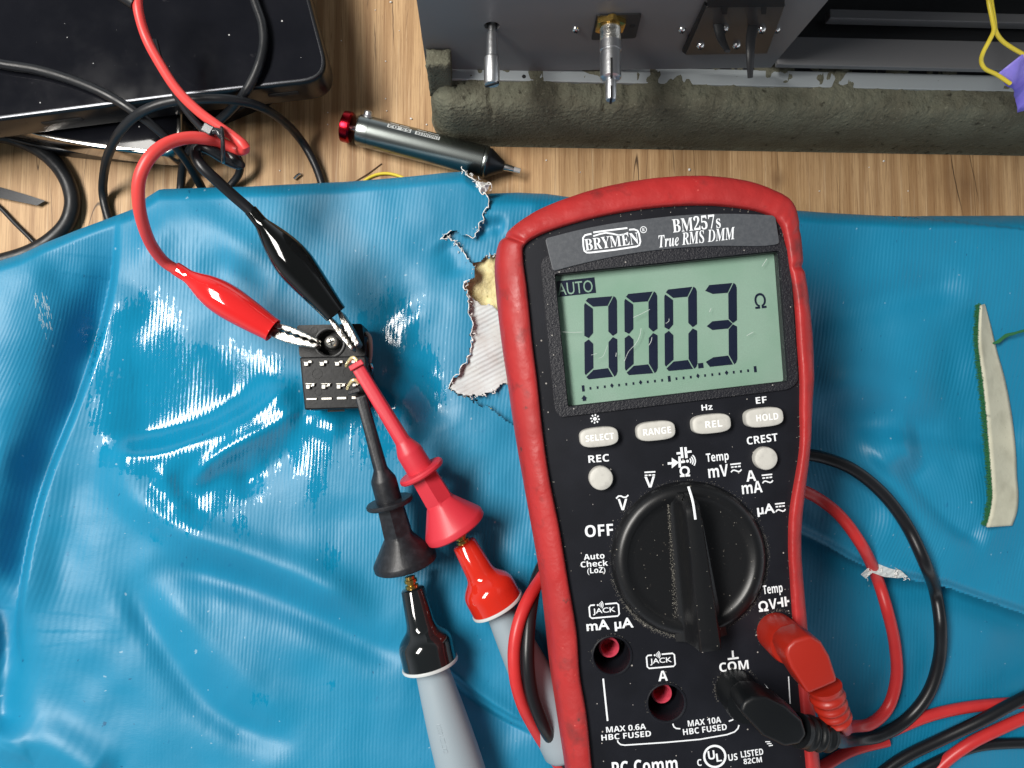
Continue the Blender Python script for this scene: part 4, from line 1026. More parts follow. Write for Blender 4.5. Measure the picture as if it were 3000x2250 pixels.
def zr(x, y, h, r_): return max(zA(x, y, 'A'), zA(x, y, 'B') if y < np.interp(x, [c[0] for c in CREASE], [c[1] for c in CREASE]) else -9)+h+r_
def over(pts, r_): return [(x, y, zr(x, y, h, r_)) for x, y, h in pts]
q0 = MW(2456, 2110, 12)
def world_pts(pre, pts): return [*pre, *[P(*q) for q in pts]]
b = MB(); b.add(*tube(world_pts([MW(2440, 2080, 13), MW(2462, 2112, 12)], over([(2500, 2128, 9), (2552, 2120, 6), (2600, 2075, 4), (2626, 1990, 3), (2622, 1890, 3), (2600, 1790, 5), (2572, 1700, 5.5), (2520, 1590, 4), (2460, 1510, 5), (2400, 1462, 5), (2340, 1432, 5), (2250, 1400, 4), (2100, 1400, 1)], RL)), RL, seg=16)); b.build('cable', 'lead_red', tr)
b = MB(); b.add(*cable(over([(1680, 1560, .2), (1622, 1640, 2), (1585, 1695, 6), (1545, 1760, 13), (1518, 1830, 16), (1506, 1905, 16.5), (1510, 1985, 16), (1530, 2060, 14), (1565, 2130, 10), (1612, 2205, 5), (1665, 2275, 2), (1740, 2350, .5), (1860, 2400, .2)], RL), RL, seg=16)); b.build('cable', 'lead_red', tr)
b = MB(); b.add(*tube(world_pts([MW(2410, 2155, 13), MW(2436, 2160, 12)], over([(2500, 2168, 7), (2580, 2155, 3), (2660, 2105, 1.5), (2720, 2030, 1.5), (2752, 1930, 2), (2755, 1830, 4), (2742, 1740, 5.5), (2710, 1650, 3.5), (2660, 1545, 3), (2590, 1450, 3.5), (2500, 1376, 4), (2420, 1343, 4), (2340, 1328, 4), (2200, 1310, 2)], BL)), BL, seg=16)); b.build('cable', 'lead_black', tb)
b = MB(); b.add(*cable(over([(1700, 1500, 0), (1610, 1620, 1), (1575, 1690, 4), (1555, 1780, 12), (1546, 1880, 16), (1547, 1960, 16.5), (1560, 2040, 16), (1590, 2120, 14), (1625, 2180, 8), (1690, 2270, 3), (1800, 2360, .2)], BL), BL, seg=16)); b.build('cable', 'lead_black', tb)
# further loops in the lower right corner
b = MB(); b.add(*cable(over([(2560, 2165, 0), (2720, 2098, .3), (2850, 2070, .3), (3000, 2058, .3), (3200, 2050, 0)], RL), RL, seg=16)); b.build('cable', 'lead_red', tr)
b = MB(); b.add(*cable(over([(2690, 2330, .5), (2760, 2240, 1), (2840, 2180, 2), (2930, 2135, 2.5), (3010, 2100, 2.5), (3200, 2030, 2)], 1.85), 1.85, seg=16)); b.build('cable', 'lead_red', tr)
b = MB(); b.add(*cable(over([(2200, 2330, .2), (2330, 2290, .2), (2420, 2240, .2), (2480, 2205, .2), (2520, 2190, .2), (2600, 2170, .1)], RL), RL, seg=16)); b.build('cable', 'lead_red', tr)
b = MB(); b.add(*cable(over([(2210, 2262, 0), (2270, 2246, .2), (2330, 2215, .3), (2372, 2178, .5), (2400, 2150, .3)], 1.2), 1.2, seg=16)); b.build('cable', 'lead_red', tr)
b = MB(); b.add(*cable(over([(2540, 2300, .2), (2640, 2225, .5), (2760, 2165, 1), (2880, 2108, 3.6), (2960, 2065, 4), (3020, 2035, 4), (3200, 1960, 3)], 1.9), 1.9, seg=16)); b.build('cable', 'lead_black', tb)
b = MB(); b.add(*cable(over([(2640, 2290, 0), (2740, 2235, .2), (2850, 2190, .2), (2960, 2178, .2), (3100, 2180, .2)], 1.7), 1.7, seg=16)); b.build('cable', 'lead_black', tb)

# ================================================================== probes and hook grabbers
def unit(a): a = np.asarray(a, float); return a/np.linalg.norm(a)
def probe(label, neck0, collar, hend, m_neck, rs, hand):
    A_, C_, H_ = P(*neck0), P(*collar), P(*hend); L_ = np.linalg.norm(C_-A_); ax = (C_-A_)/L_
    t = thing('test_probe', label, 'test probe', tuple(C_), None, 'probes of the meter leads')
    r0, r1, rb_ = rs
    prof = [(0, r0*.55), (.12, r0*.9), (.5, r0), (L_*.45, r0+(r1-r0)*.75), (L_*.50, r1)]
    # smooth collar-shaped dome
    n = 14; t0, t1 = L_*.50, L_
    for i in range(1, n+1):
        s_ = i/n
        k = math.sin(min(1, s_/.72)*math.pi/2) if s_ < .72 else 1-.02*((s_-.72)/.28)
        prof.append((t0+(t1-t0)*s_, r1+(rb_-r1)*(k*k*(3-2*k))))
    neck = MB().add(*lathe(prof, A_, ax, 48)).build('finger_guard', m_neck, t, True, False, 70)
    MB().add(*lathe([(0, rb_*.93), (.05, rb_*1.03), (.45, rb_*1.045), (.9, rb_*1.03), (1.05, rb_*.8)], C_, ax, 48)).build('collar', 'collar', t, True, False, 60)
    MB().add(*lathe([(-3.4, 1.45), (-2.6, 1.5), (-2.5, 1.9), (-1.6, 1.9), (-1.5, 1.35), (-.9, 1.35), (-.8, 1.95), (.6, 1.95)], A_, ax, 24)).build('tip_pin', 'brass', t, True, False, 40)
    ha_ = H_-C_; hl = np.linalg.norm(ha_)
    pr = [(.6, hand[0]*1.12), (2.0, hand[0]*1.0)]+[(2.0+(hl-2.0)*s_, hand[0]+(hand[1]-hand[0])*math.sin(s_*math.pi/2)) for s_ in np.linspace(.08, 1, 14)]+[(hl+1.2, hand[1]*.9), (hl+2.2, hand[1]*.6), (hl+2.6, hand[1]*.2)]
    hd = MB().add(*lathe(pr, C_, ha_, 48)).build('handle', 'probe_grey', t, True, False, 60)
    return t, hd, C_, unit(ha_), pr
def grabber(label, tip, end, m_body, shaft_r, tl, prof_px, scale, hookpx):
    A_, E_ = P(*tip), P(*end); L_ = np.linalg.norm(E_-A_); ax = (E_-A_)/L_
    t = thing('hook_grabber', label, 'hook clip', tuple(E_), None, 'hook clips on the terminal block')
    prof = [(q[0]*L_, q[1]) for q in prof_px]
    MB().add(*lathe(prof, A_, ax, 60)).build('body', m_body, t, True, False, 32)
    return t, A_, ax
gp = [(0, (2.2, 4)), (.01, (2.4, 4)), (.44, (2.35, 8)), (.455, 2.5), (.50, 3.6), (.515, 3.75), (.618, 3.8), (.620, 6.5), (.628, 6.85), (.640, 6.85), (.648, 6.5), (.65, (4.15, 6)), (.66, (4.15, 6)), (.80, (4.45, 6)), (.815, (4.4, 6)), (.835, 4.7), (.955, 9.0), (.965, 9.25), (.992, 9.2), (1.0, 8.7), (.998, 2.2)]
tg, A_, ax = grabber('red hook clip gripping the upper bent contact of the black terminal block', (1048, 1075, 43.5), (1338, 1552, 33.5), 'grab_red', 2.3, .44, gp, 1, None)
cap = [(1020, 1074), (1058, 1052), (1067, 1066), (1050, 1075), (1028, 1088)]
o = mesh('hook_cap', *prism([P(x, y, 42.5) for x, y in reversed(cap)], [P(x, y, 46) for x, y in reversed(cap)]), 'grab_red', tg, False); bevel(o, .3, 2)
MB().add(*cable([(1015, 1072, 39), (1021, 1060, 43), (1030, 1049, 45), (1037, 1048, 45.5), (1046, 1056, 45.5)], .50, seg=8, step=.3)).build('hook', 'gold_wire', tg)
gb = [(0, (1.9, 4)), (.01, (2.1, 4)), (.42, (2.1, 8)), (.435, 2.3), (.48, 3.5), (.495, 3.65), (.608, 3.7), (.610, 6.4), (.618, 6.75), (.630, 6.75), (.638, 6.4), (.64, (4.05, 6)), (.65, (4.05, 6)), (.80, (4.4, 6)), (.815, (4.35, 6)), (.835, 4.6), (.955, 9.0), (.965, 9.2), (.992, 9.15), (1.0, 8.6), (.998, 2.2)]
tgb, A2, ax2 = grabber('black hook clip gripping the lower bent contact of the black terminal block', (1058, 1160, 41.5), (1190, 1655, 32.5), 'grab_black', 2.1, .42, gb, 1, None)
cap = [(1016, 1146), (1050, 1134), (1056, 1140), (1055, 1148), (1022, 1158)]
o = mesh('hook_cap', *prism([P(x, y, 39) for x, y in reversed(cap)], [P(x, y, 42.5) for x, y in reversed(cap)]), 'grab_black', tgb, False); bevel(o, .3, 2)
MB().add(*cable([(1018, 1138, 39), (1024, 1126, 42), (1033, 1115, 43.5), (1041, 1114, 43.5), (1050, 1122, 42.5)], .50, seg=8, step=.3)).build('hook', 'gold_wire', tgb)
tpr, hdr, *_ = probe('grey handled test probe with a red finger guard behind the red hook clip', (1358, 1590, 32.0), (1455, 1769, 30.0), (1660, 2190, 27.5), 'probe_red', (3.5, 4.3, 7.8), (4.2, 7.2))
tpb, hdb, HC, HA, HP = probe('grey handled test probe with a black finger guard behind the black hook clip', (1208, 1722, 31.5), (1259, 1940, 30.5), (1372, 2330, 30), 'probe_black', (3.4, 4.3, 7.9), (4.8, 6.9))
# raised lettering on the grey handle, reading towards the tip
v, f = text_mesh('CAT III 1000V', 'sans', extrude=0.0)
lo, hi = v.min(0), v.max(0); p0, p1 = P(1306, 2208, 36.2), P(1282, 2122, 36.2); du = unit(p1-p0); ln_ = np.linalg.norm(p1-p0)
dn = unit(CAM-p0); dn = unit(dn-du*dn.dot(du)); dv = np.cross(dn, du); pts = []
for q in v:
    p = p0+du*(q[0]-lo[0])/(hi[0]-lo[0])*ln_+dv*((q[1]-lo[1])/(hi[1]-lo[1])-.5)*1.35
    # drop on to the handle's surface: its axis and radius are known
    tt = (p-HC).dot(HA); rr = np.interp(tt, [h[0] for h in HP], [h[1] for h in HP])+.10; c_ = HC+HA*tt
    e = p-c_; e -= HA*e.dot(HA); ep = e.dot(dv); pts.append(c_+dv*ep+dn*math.sqrt(max(.1, rr*rr-ep*ep)))
o = mesh('raised_lettering', pts, f, 'probe_grey', hdb, False)

# ================================================================== terminal block
zt = 36.0
blk = thing('terminal_block', 'black plastic terminal block with a recessed screw and three rows of contacts', 'terminal block', tuple(P(972, 1075, 22)))
lowq = [(877, 1046), (1072, 1042), (1081, 1120), (1090, 1196), (892, 1201), (885, 1130)]
o = mesh('body', *prism([P(x, y, zt)-np.array([0, 0, 12]) for x, y in reversed(lowq)], [P(x, y, zt) for x, y in reversed(lowq)]), 'conn', blk, False); bevel(o, .5, 2)
upq = [P(x, y, zt-1.6) for x, y in [(869, 953), (1061, 948), (1071.5, 1043.5), (877.5, 1047)]]
hc = P(967, 1004, zt-1.6)
po = [tuple(q[:2]) for q in reversed(round_poly(upq, .8, 3))]
b = MB(); ch = circle(hc[:2], 3.75, 40)
b.add(*plate_holes(po, [ch], zt-1.6)); b.add(*wall(po, zt-13, zt-1.6)); b.add(*wall(ch, zt-1.6, zt-5.2)); b.add([(*q, zt-5.2) for q in ch], [tuple(range(40))])
# collar round the recess
v, f = lathe([(-.2, 4.7), (.25, 4.6), (.35, 4.3), (.25, 3.85), (-.4, 3.75)], hc, (0, 0, 1), 48); b.add(v, f[:-2])
b.build('screw_mount', 'conn', blk, True, False, 40)
sc_ = P(969, 1002, zt-2.2)
so = MB().add(*lathe([(-3, 2.0), (-.9, 2.05), (-.4, 1.95), (-.05, 1.6), (.2, .9), (.26, .01)], sc_, (0, 0, 1), 40)).build('screw', 'tin', blk, True, False, 60)
b = MB()
for a in (.35, .35+math.pi/2): b.add(*obox(sc_+[0, 0, .05], (math.cos(a), math.sin(a), 0), (-math.sin(a), math.cos(a), 0), (0, 0, 1), 2.2, .42, .5))
b.build('cross_recess', 'dark', so, False)
def pin(boxes):
    b = MB()
    for (x, y, w_, h_, z) in boxes:
        c_ = P(x, y, zt+z); b.add(*obox(c_-[0, 0, .6], unit((1, .02, 0)), (0, 1, 0), (0, 0, 1), w_, h_, 1.4))
    o = b.build('contact', 'tin', blk, False); bevel(o, .15, 2); return o
for x in (900, 946, 991): pin([(x-3, 1066, 1.2, 1.1, 1.0), (x+8, 1060, 1.0, .8, .7), (x+2, 1061, 2.6, .35, .5)])
for x in (908, 954, 998): pin([(x-6, 1133, 1.1, 1.2, 1.0), (x+9, 1127, .8, .9, .8), (x+1, 1124, 2.9, .38, .6), (x+4, 1131, 1.4, .5, .5)])
for i, (x, w_) in enumerate(((913, 3.0), (957, 3.0), (1001, 2.75), (1037, 1.3))): pin([(x, 1169-i*1.3, w_, .62+.1*i, .4)])
for (x, y) in ((1035, 1060), (1038, 1128)): pin([(x, y, 1.0, .9, .8), (x+8, y-2, .8, .7, .6)])
b = MB()
for (x, y, r_) in ((929, 1095, 1.42), (1019, 1090, 1.38), (932, 1148, 1.0)):
    v, f = lathe([(-.1, r_+.12), (.12, r_+.08), (.12, r_-.06), (-.1, r_-.1)], P(x, y, zt), (0, 0, 1), 32); b.add(v, f[:-2])
v, f = lathe([(-.1, 1.1), (.12, 1.05), (.12, .92), (-.1, .9)], P(920, 968, zt-1.6), (0, 0, 1), 28); b.add(v, f[:-2])
b.build('moulded_ring', 'conn', blk)
tabq = [(959, 1196), (1009, 1194), (1010, 1205), (960, 1207)]
mesh('tab', *prism([P(x, y, zt-7) for x, y in reversed(tabq)], [P(x, y, zt-4) for x, y in reversed(tabq)]), 'conn', blk, False)
for k, (mname, pth) in enumerate((('grey', [(1066, 985, 28), (1076, 978, 31), (1084, 992, 32), (1086, 1020, 31), (1084, 1050, 29), (1078, 1075, 27)]), ('brown', [(1068, 1000, 25), (1078, 1004, 28), (1083, 1030, 28), (1082, 1062, 26)]))):
    mm = mat(mname+' wire', (.38, .36, .32) if k == 0 else (.30, .20, .12), .45)
    MB().add(*cable(pth, .62, seg=10, step=.6)).build('wire', mm, blk)
MB().add(*cable([(1078, 1064, 29), (1087, 1070, 31), (1090, 1082, 30), (1086, 1094, 28)], .5, seg=8, step=.4)).build('wire', 'steel', blk)

# ================================================================== alligator clip leads
def boot(prof, squash, up, A_, B_):
    L_ = np.linalg.norm(B_-A_); q = catmull(np.array([[t*L_, r_, 0] for t, r_ in prof]), .7)
    pr = [(x[0], x[1]) for x in q]; pr += [(pr[-1][0]-.3, pr[-1][1]-.55), (pr[-1][0]-4, pr[-1][1]-.9)]
    pr = [(.4, pr[0][1]-.6), (0, pr[0][1]-.25)]+pr
    return lathe(pr, A_, B_-A_, 44, squash=squash)
def jaw(pts, z0, z1, par, th=2.2):
    """pts px along the jaw's outline, height ramps from z0 (root) to z1 (tip) by x order"""
    q = []; n = len(pts); r0 = np.array(pts[0], float); far = max(np.linalg.norm(np.array(p)-r0) for p in pts)
    for p in pts: q.append(P(*p, z0+(z1-z0)*np.linalg.norm(np.array(p)-r0)/far))
    nn = np.cross(q[1]-q[0], q[2]-q[0])
    a = sum(pts[i][0]*pts[(i+1) % n][1]-pts[(i+1) % n][0]*pts[i][1] for i in range(n))
    if a > 0: q = q[::-1]
    o = mesh('jaw', *prism([p-np.array([0, 0, th]) for p in q], q), 'chrome', par, False); bevel(o, .5, 3, 25); return o
def zig(a, b_, n, amp):
    a, b_ = np.array(a, float), np.array(b_, float); dv_ = (b_-a)/np.linalg.norm(b_-a); nv = np.array([-dv_[1], dv_[0]])
    return [tuple(a+(b_-a)*i/n+nv*amp*(1 if i % 2 else -1)) for i in range(n+1)]
clip_r = thing('alligator_lead', 'red alligator clip lead gripping the left edge of the terminal block', 'clip lead', tuple(P(800, 968, 40)), None, 'alligator clip leads')
RA, RB = P(514, 786, 42), P(800, 968, 41)
MB().add(*boot([(0, 1.9), (.06, 1.95), (.13, 1.95), (.20, 2.6), (.30, 3.75), (.42, 4.55), (.55, 4.75), (.70, 4.45), (.85, 3.95), (.97, 3.5), (1.0, 3.5)], (1.0, .86), None, RA, RB)).build('boot', 'boot_red', clip_r, True, False, 60)
jaw([(792, 950), (812, 945), (850, 955), (875, 966), (915, 986), (933, 994)]+zig((930, 1003), (812, 962), 10, 2.2), 40.4, 41.0, clip_r, 4.5)
jaw([(783, 982), (800, 962)]+zig((812, 965), (926, 1006), 10, 2.2)+[(934, 1010), (922, 1019), (880, 1013), (835, 1003)], 40.2, 41.2, clip_r, 4.8)
RW_ = [(402, -30, 54), (405, 30, 54), (428, 110, 52), (470, 190, 52), (520, 265, 53), (580, 325, 55), (640, 370, 57), (690, 405, 58), (716, 430, 58), (706, 440, 56), (676, 430, 56), (640, 416, 58), (600, 406, 61), (560, 403, 63), (515, 411, 65), (470, 432, 67), (432, 470, 68), (408, 525, 67), (406, 590, 64), (420, 660, 58), (448, 725, 50), (485, 770, 44), (520, 792, 42)]
b = MB().add(*tube([np.append(P(x, y, z), 1.3 if i < 8 else (1.45 if i < 12 else 1.55)) for i, (x, y, z) in enumerate(RW_)], None, seg=16)); b.build('wire', 'lead_red_thin', clip_r)
MB().add(*tube([P(330, -40, 53), P(362, -12, 53.5), P(400, 12, 54)], None, seg=16)if False else cable([(320, -45, 53, 2.2), (360, -14, 53.5, 2.1), (398, 14, 54, 1.7)], None, seg=16)).build('heat_shrink', 'lead_black', clip_r)
clip_b = thing('alligator_lead', 'black alligator clip lead gripping the top corner of the terminal block', 'clip lead', tuple(P(983, 920, 42)), None, 'alligator clip leads')
BA, BB = P(734, 616, 52), P(984, 920, 46)
MB().add(*boot([(0, 1.75), (.05, 1.8), (.12, 1.95), (.20, 2.9), (.30, 4.0), (.42, 4.9), (.53, 5.15), (.64, 4.8), (.80, 4.05), (.95, 3.35), (1.0, 3.2)], (1.0, .9), None, BA, BB)).build('boot', 'boot_black', clip_b, True, False, 60)
jaw([(955, 928), (971, 928), (988, 950)]+zig((1001, 966), (1036, 1018), 7, 2.4)+[(1032, 1029), (1019, 1017), (985, 975)], 43.4, 43.2, clip_b, 6)
jaw([(986, 912), (999, 910), (1028, 955), (1053, 1004), (1046, 1014)]+zig((1040, 1014), (1006, 962), 7, 2.4)+[(995, 936)], 44.6, 44.2, clip_b, 7)
BW_ = [(452, 120, 45), (470, 185, 46), (505, 260, 48), (550, 330, 51), (592, 378, 54), (640, 425, 54), (690, 470, 55), (704, 482, 54), (690, 480, 54), (655, 462, 56), (620, 440, 58), (590, 428, 58), (574, 438, 58), (575, 462, 58), (592, 488, 58), (625, 520, 57), (680, 570, 54), (738, 622, 52), (750, 640, 51.5)]
b = MB().add(*tube([np.append(P(x, y, z), .95 if i < 5 else (1.3 if i < 9 else 1.5)) for i, (x, y, z) in enumerate(BW_)], None, seg=16)); b.build('wire', 'lead_black', clip_b)
tie = thing('cable_tie', 'small black cable tie bundling the red and black clip wires', 'cable tie', tuple(P(650, 420, 58)))
c0 = P(652, 425, 58)
ring = [c0+np.array([1.2*math.cos(a)-.3*math.sin(a), 3.9*math.sin(a)+.4*math.cos(a), 3.6*math.cos(a)]) for a in np.linspace(0, 2*math.pi, 40)]
MB().add(*tube(ring, .75, seg=10, step=.5, flat=(.75, 1.0))).build('strap', 'tie', tie)
q = P(611, 381, 61); a = math.radians(-27)
o = MB().add(*obox(q, (math.cos(a), math.sin(a), 0), (-math.sin(a), math.cos(a), 0), (0, 0, 1), 2.9, 2.5, 2.2)).build('tie_head', 'tie', tie, False); bevel(o, .3, 2)
MB().add(*cable([(620, 386, 61), (636, 384, 61.3), (645, 395, 61.3), (652, 402, 61)], .9, seg=10, step=.4)).build('tie_neck', 'tie', tie)

# ================================================================== the dark devices at the upper left
def slab(root, name, outline, z0, z1, m_side, m_top, rim, tilt=None):
    """rounded slab of photo-outline at height z1, with a rim and an inset glass top"""
    op = [P(x, y, z1)[:2] for x, y in outline]
    op = round_poly(op, 9.0, 9)
    if sum(op[i][0]*op[(i+1) % len(op)][1]-op[(i+1) % len(op)][0]*op[i][1] for i in range(len(op))) < 0: op = op[::-1]
    c_ = np.mean(op, axis=0)
    def off(dv_):
        n = len(op); out = []
        for i in range(n):
            t = unit(op[(i+1) % n]-op[i-1]); out.append(op[i]+np.array([-t[1], t[0]])*dv_)
        return out
    rows = [(off(.9), z0), (off(.25), z0+.7), (off(0), z0+1.8), (off(0), z1-1.4), (off(.12), z1-.55), (off(.45), z1-.1)]
    b = MB(); n = len(op); v = [(*p, z) for r_, z in rows for p in r_]; f = []
    for i in range(len(rows)-1):
        for j in range(n): f.append((i*n+j, i*n+(j+1) % n, (i+1)*n+(j+1) % n, (i+1)*n+j))
    f.append(tuple(reversed(range(n))))
    b.add(v, f); side = b.build(name, m_side, root, True, False, 50)
    r1, r2 = off(.45), off(.45+rim); b = MB()
    b.add([(*p, z1-.1) for p in r1]+[(*p, z1) for p in off(.45+rim*.4)]+[(*p, z1-.05) for p in r2], [(k*n+j, k*n+(j+1) % n, (k+1)*n+(j+1) % n, (k+1)*n+j) for k in (0, 1) for j in range(n)])
    b.build('rim', rim_m, root, True, False, 50)
    b = MB().add([(*p, z1-.06) for p in r2], [tuple(range(n))]); b.build('screen', m_top, root, False)
    return op
z1, z0 = 31.0, 18.5
dev = thing('tablet', 'large dusty black tablet lying on top at the table edge under the cables', 'tablet', tuple(P(500, 100, 18)))
rim_m = 'rim_black'
slab(dev, 'case', [(905, -20), (972, 232), (560, 278), (0, 350), (-900, 470), (-1100, -900), (700, -900)], z0, z1, 'case_black', 'glass_black', .8)
b = MB()
for (xa, xb) in ((770, 860), (90, 210)):
    p1, p2 = P(xa, 0, 25), P(xb, 0, 25)
    ya = np.interp(xa, [0, 560, 972], [350, 278, 232]); yb = np.interp(xb, [0, 560, 972], [350, 278, 232])
    p1, p2 = P(xa, ya, z1), P(xb, yb, z1); p1[2] = p2[2] = 25.2
    b = MB().add(*obox((p1+p2)/2+np.array([0, .1, 0]), unit(p2-p1), np.cross([0, 0, 1], unit(p2-p1)), (0, 0, 1), np.linalg.norm(p2-p1), .6, 1.6)); b.build('side_slot', 'dark', dev, False)

dev2 = thing('phone', 'smaller glossy black phone with a silver edge lying beneath the black tablet', 'phone', tuple(P(250, 350, 6)))
rim_m = 'rim_silver'
slab(dev2, 'case', [(532, 120), (532, 462), (310, 438), (150, 410), (0, 368), (-300, 320), (-300, 120)], 6.5, 17.5, 'rim_silver', 'glass_black', 1.0)
stk = thing('shadow_slab', 'flat black slab put in for the shade beneath the phone and the tablet', 'case', tuple(P(250, 350, 0)))  # added black slab standing in for the dark shade under the devices
slabpts = [(800, 120), (800, 280), (560, 380), (520, 470), (300, 455), (150, 440), (-10, 400), (-300, 380), (-300, 0), (700, 0)]
op = [P(x, y, 6)[:2] for x, y in slabpts]
op = round_poly(op, 4, 4)[::-1]
o = mesh('shadow_slab_body', *prism([(*p, 0.0) for p in op], [(*p, 6.2) for p in op]), 'case_black', stk, False); bevel(o, .8, 3)

# ================================================================== loose cables on the table
def loose(label, pts, r_, m='cable_black', cat='cable', name='cable', group='loose black cables', **k):
    b = MB().add(*cable(pts, r_, **k)); o = b.build(name, m); return tag(o, label, cat, group)
loose('grey black cable crossing the tablet from the left edge and ending under the cushion', [(-80, 168, 33), (0, 187, 33), (110, 205, 33), (220, 238, 33), (320, 282, 33), (400, 332, 32), (460, 378, 29), (505, 420, 24), (545, 470, 16), (575, 520, 8), (595, 560, 2.5), (612, 620, 2)], 1.38)
loose('black cable dropping down the right part of the tablet towards the phone', [(735, -60, 33), (745, 0, 33), (768, 70, 33), (772, 130, 33), (755, 200, 33), (722, 265, 31.5), (672, 325, 24), (620, 372, 19.5), (572, 420, 17), (540, 470, 9), (530, 540, 3), (528, 620, 1.8)], 1.38)
loose('black cable arching in a wide loop in front of the tablet onto the wood', [(345, 700, 1.5), (318, 640, 2), (302, 570, 3), (305, 505, 10), (322, 440, 20), (360, 375, 29), (420, 325, 34.5), (500, 298, 36), (590, 290, 36), (680, 292, 34), (760, 312, 27), (830, 355, 16), (885, 415, 5), (922, 480, 3), (942, 535, 2), (955, 600, 1.8)], 1.38)
loose('short arc of black cable between the clip wires and the cushion edge', [(590, 450, 6), (640, 430, 10), (680, 440, 10), (702, 475, 8), (700, 508, 5), (682, 535, 3), (660, 560, 2), (640, 600, 1.6)], 1.25)
loose('thick black cable curving along the left edge of the table', [(-80, 400, 6), (0, 396, 5), (60, 412, 3), (120, 442, 2.6), (170, 487, 2.6), (203, 545, 2.6), (212, 600, 2.6), (195, 655, 2.6), (150, 702, 2.6), (90, 737, 2.6), (0, 765, 2.6), (-80, 780, 2.6)], 2.45)
loose('thin black wire running diagonally under the thick cable at the left edge', [(-60, 560, .8), (0, 608, .8), (45, 655, .8), (90, 700, .8), (125, 740, .8)], .75)
sp_ = [(-40, 545), (0, 548), (70, 568), (132, 588), (108, 602), (50, 590), (-40, 572)]
o = MB().add(*prism([P(x, y, .8) for x, y in reversed(sp_)], [P(x, y, 1.8) for x, y in reversed(sp_)])).build('strap', 'tie', None, False); tag(o, 'flat black plastic strap end with a cut tip on the wood at the left edge', 'strap')
b = MB().add(*cable([(1050, 560, .6), (1068, 530, .6), (1098, 513, .6), (1130, 508, .6), (1160, 513, .6), (1188, 525, .6), (1210, 545, .6)], .52, seg=10, step=.6)); o = b.build('wire_offcut', 'yellow'); tag(o, 'short curved yellow wire offcut on the wood below the desoldering pump', 'wire offcut')
b = MB().add(*cable([(1040, 532, .3), (1080, 507, .4), (1118, 479, .3)], .2, seg=6, step=1)); o = b.build('fiber', 'fiber'); tag(o, 'thin straight brown fibre beside the yellow wire offcut', 'fibre')
b = MB().add(*cable([(862, 524, .8), (872, 514, 1.1), (880, 510, .8)], .55, seg=8, step=.4)); o = b.build('solder_scrap', 'steel'); tag(o, 'tiny bright solder scrap on the wood at the cushion edge', 'scrap')
crumbs = [(1205, 348, .5), (1250, 365, .35), (1133, 0+325, .3), (1350, 520, .35), (1832, 405, .2), (2018, 498, .55), (1130, 290, .28), (1145, 7, .5), (1130, 180, .3), (1600, 470, .3), (2545, 490, .25), (2588, 472, .4), (1700, 505, .25), (2400, 560, .3), (960, 365, .25), (820, 500, .25), (2660, 560, .25), (1100, 30, .3), (960, 330, .22), (1000, 120, .22), (1170, 90, .2), (690, 520, .2)]
for i, (x, y, r_) in enumerate(crumbs):
    v, f = lathe([(0, r_*.5), (r_*.5, r_), (r_*1.1, r_*.8), (r_*1.5, r_*.2)], P(x, y, 0), (rng.uniform(-.3, .3), rng.uniform(-.3, .3), 1), 7, squash=(1, rng.uniform(.6, 1)))
    o = mesh('crumb', v, f, 'white_bit', None, False); tag(o, 'tiny white crumb lying on the wooden table top', 'crumb', 'white crumbs on the wood')

# ================================================================== desoldering pump
za = 5.3
pA, pB = P(1049, 380, za), P(1438, 479, za)
ax = unit(pB-pA); Lp = np.linalg.norm(pB-pA)
pump = thing('desoldering_pump', 'gunmetal desoldering pump with a red plunger button lying on the wood', 'desoldering pump', tuple(P(1250, 430, 0)))
px2t = lambda x, y: (P(x, y, za)-pA).dot(ax)
R_ = 5.2
MB().add(*lathe([(0, R_-.9), (.3, R_-.15), (.8, R_), (4.0, R_), (4.05, R_-.12), (4.35, R_-.12), (4.4, R_), (Lp*.94, R_), (Lp*.945, R_-.25)], pA, ax, 72)).build('tube', 'anod', pump, True, False, 40)
MB().add(*lathe([(Lp*.945, R_), (Lp*.95, R_+.12), (Lp*.965, R_+.12), (Lp*.97, R_-.2), (Lp*.975, R_-.3)], pA, ax, 64)).build('end_ring', 'anod', pump, True, False, 40)
MB().add(*lathe([(Lp*.972, R_-.3), (Lp*.99, R_-.35), (Lp*.99+.3, R_-.6), (Lp+4.4, 1.9), (Lp+4.6, 1.5)], pA, ax, 64)).build('nose_cone', 'anod_dark', pump, True, False, 40)
MB().add(*lathe([(Lp+3.8, 1.2), (Lp+4.4, 1.3), (Lp+8.0, 1.0), (Lp+8.2, .7)], pA, ax, 32)).build('nozzle', 'steel', pump, True, False, 40)
MB().add(*lathe([(Lp+7.9, .95), (Lp+10.2, .85), (Lp+10.3, .6)], pA, ax, 32)).build('nozzle_tip', 'clear', pump, True, False, 40)
MB().add(*lathe([(-4.5, .9), (.2, .9)], pA, ax, 20)).build('plunger_rod', 'steel', pump)
MB().add(*lathe([(-5.6, 3.3), (-5.45, 4.2), (-5.0, 5.0), (-4.2, 5.15), (-2.6, 5.15), (-2.0, 4.7), (-1.8, 3.6), (-1.75, .8)], pA, ax, 56)).build('plunger_button', 'anod_red', pump, True, False, 35)
rb_ = P(1079, 331, za+2.5)
sd = unit(np.cross([0, 0, 1], ax)); upb = unit(sd*.86+np.array([0, 0, .5]))
base_ = pA+ax*px2t(1082, 345)
MB().add(*lathe([(R_-1, 1.75), (R_+.1, 1.7), (R_+.3, 1.4), (R_+1.2, 1.4), (R_+1.6, 1.1), (R_+1.7, .01)], base_, upb, 28)).build('release_button', 'dull_steel', pump, True, False, 40)
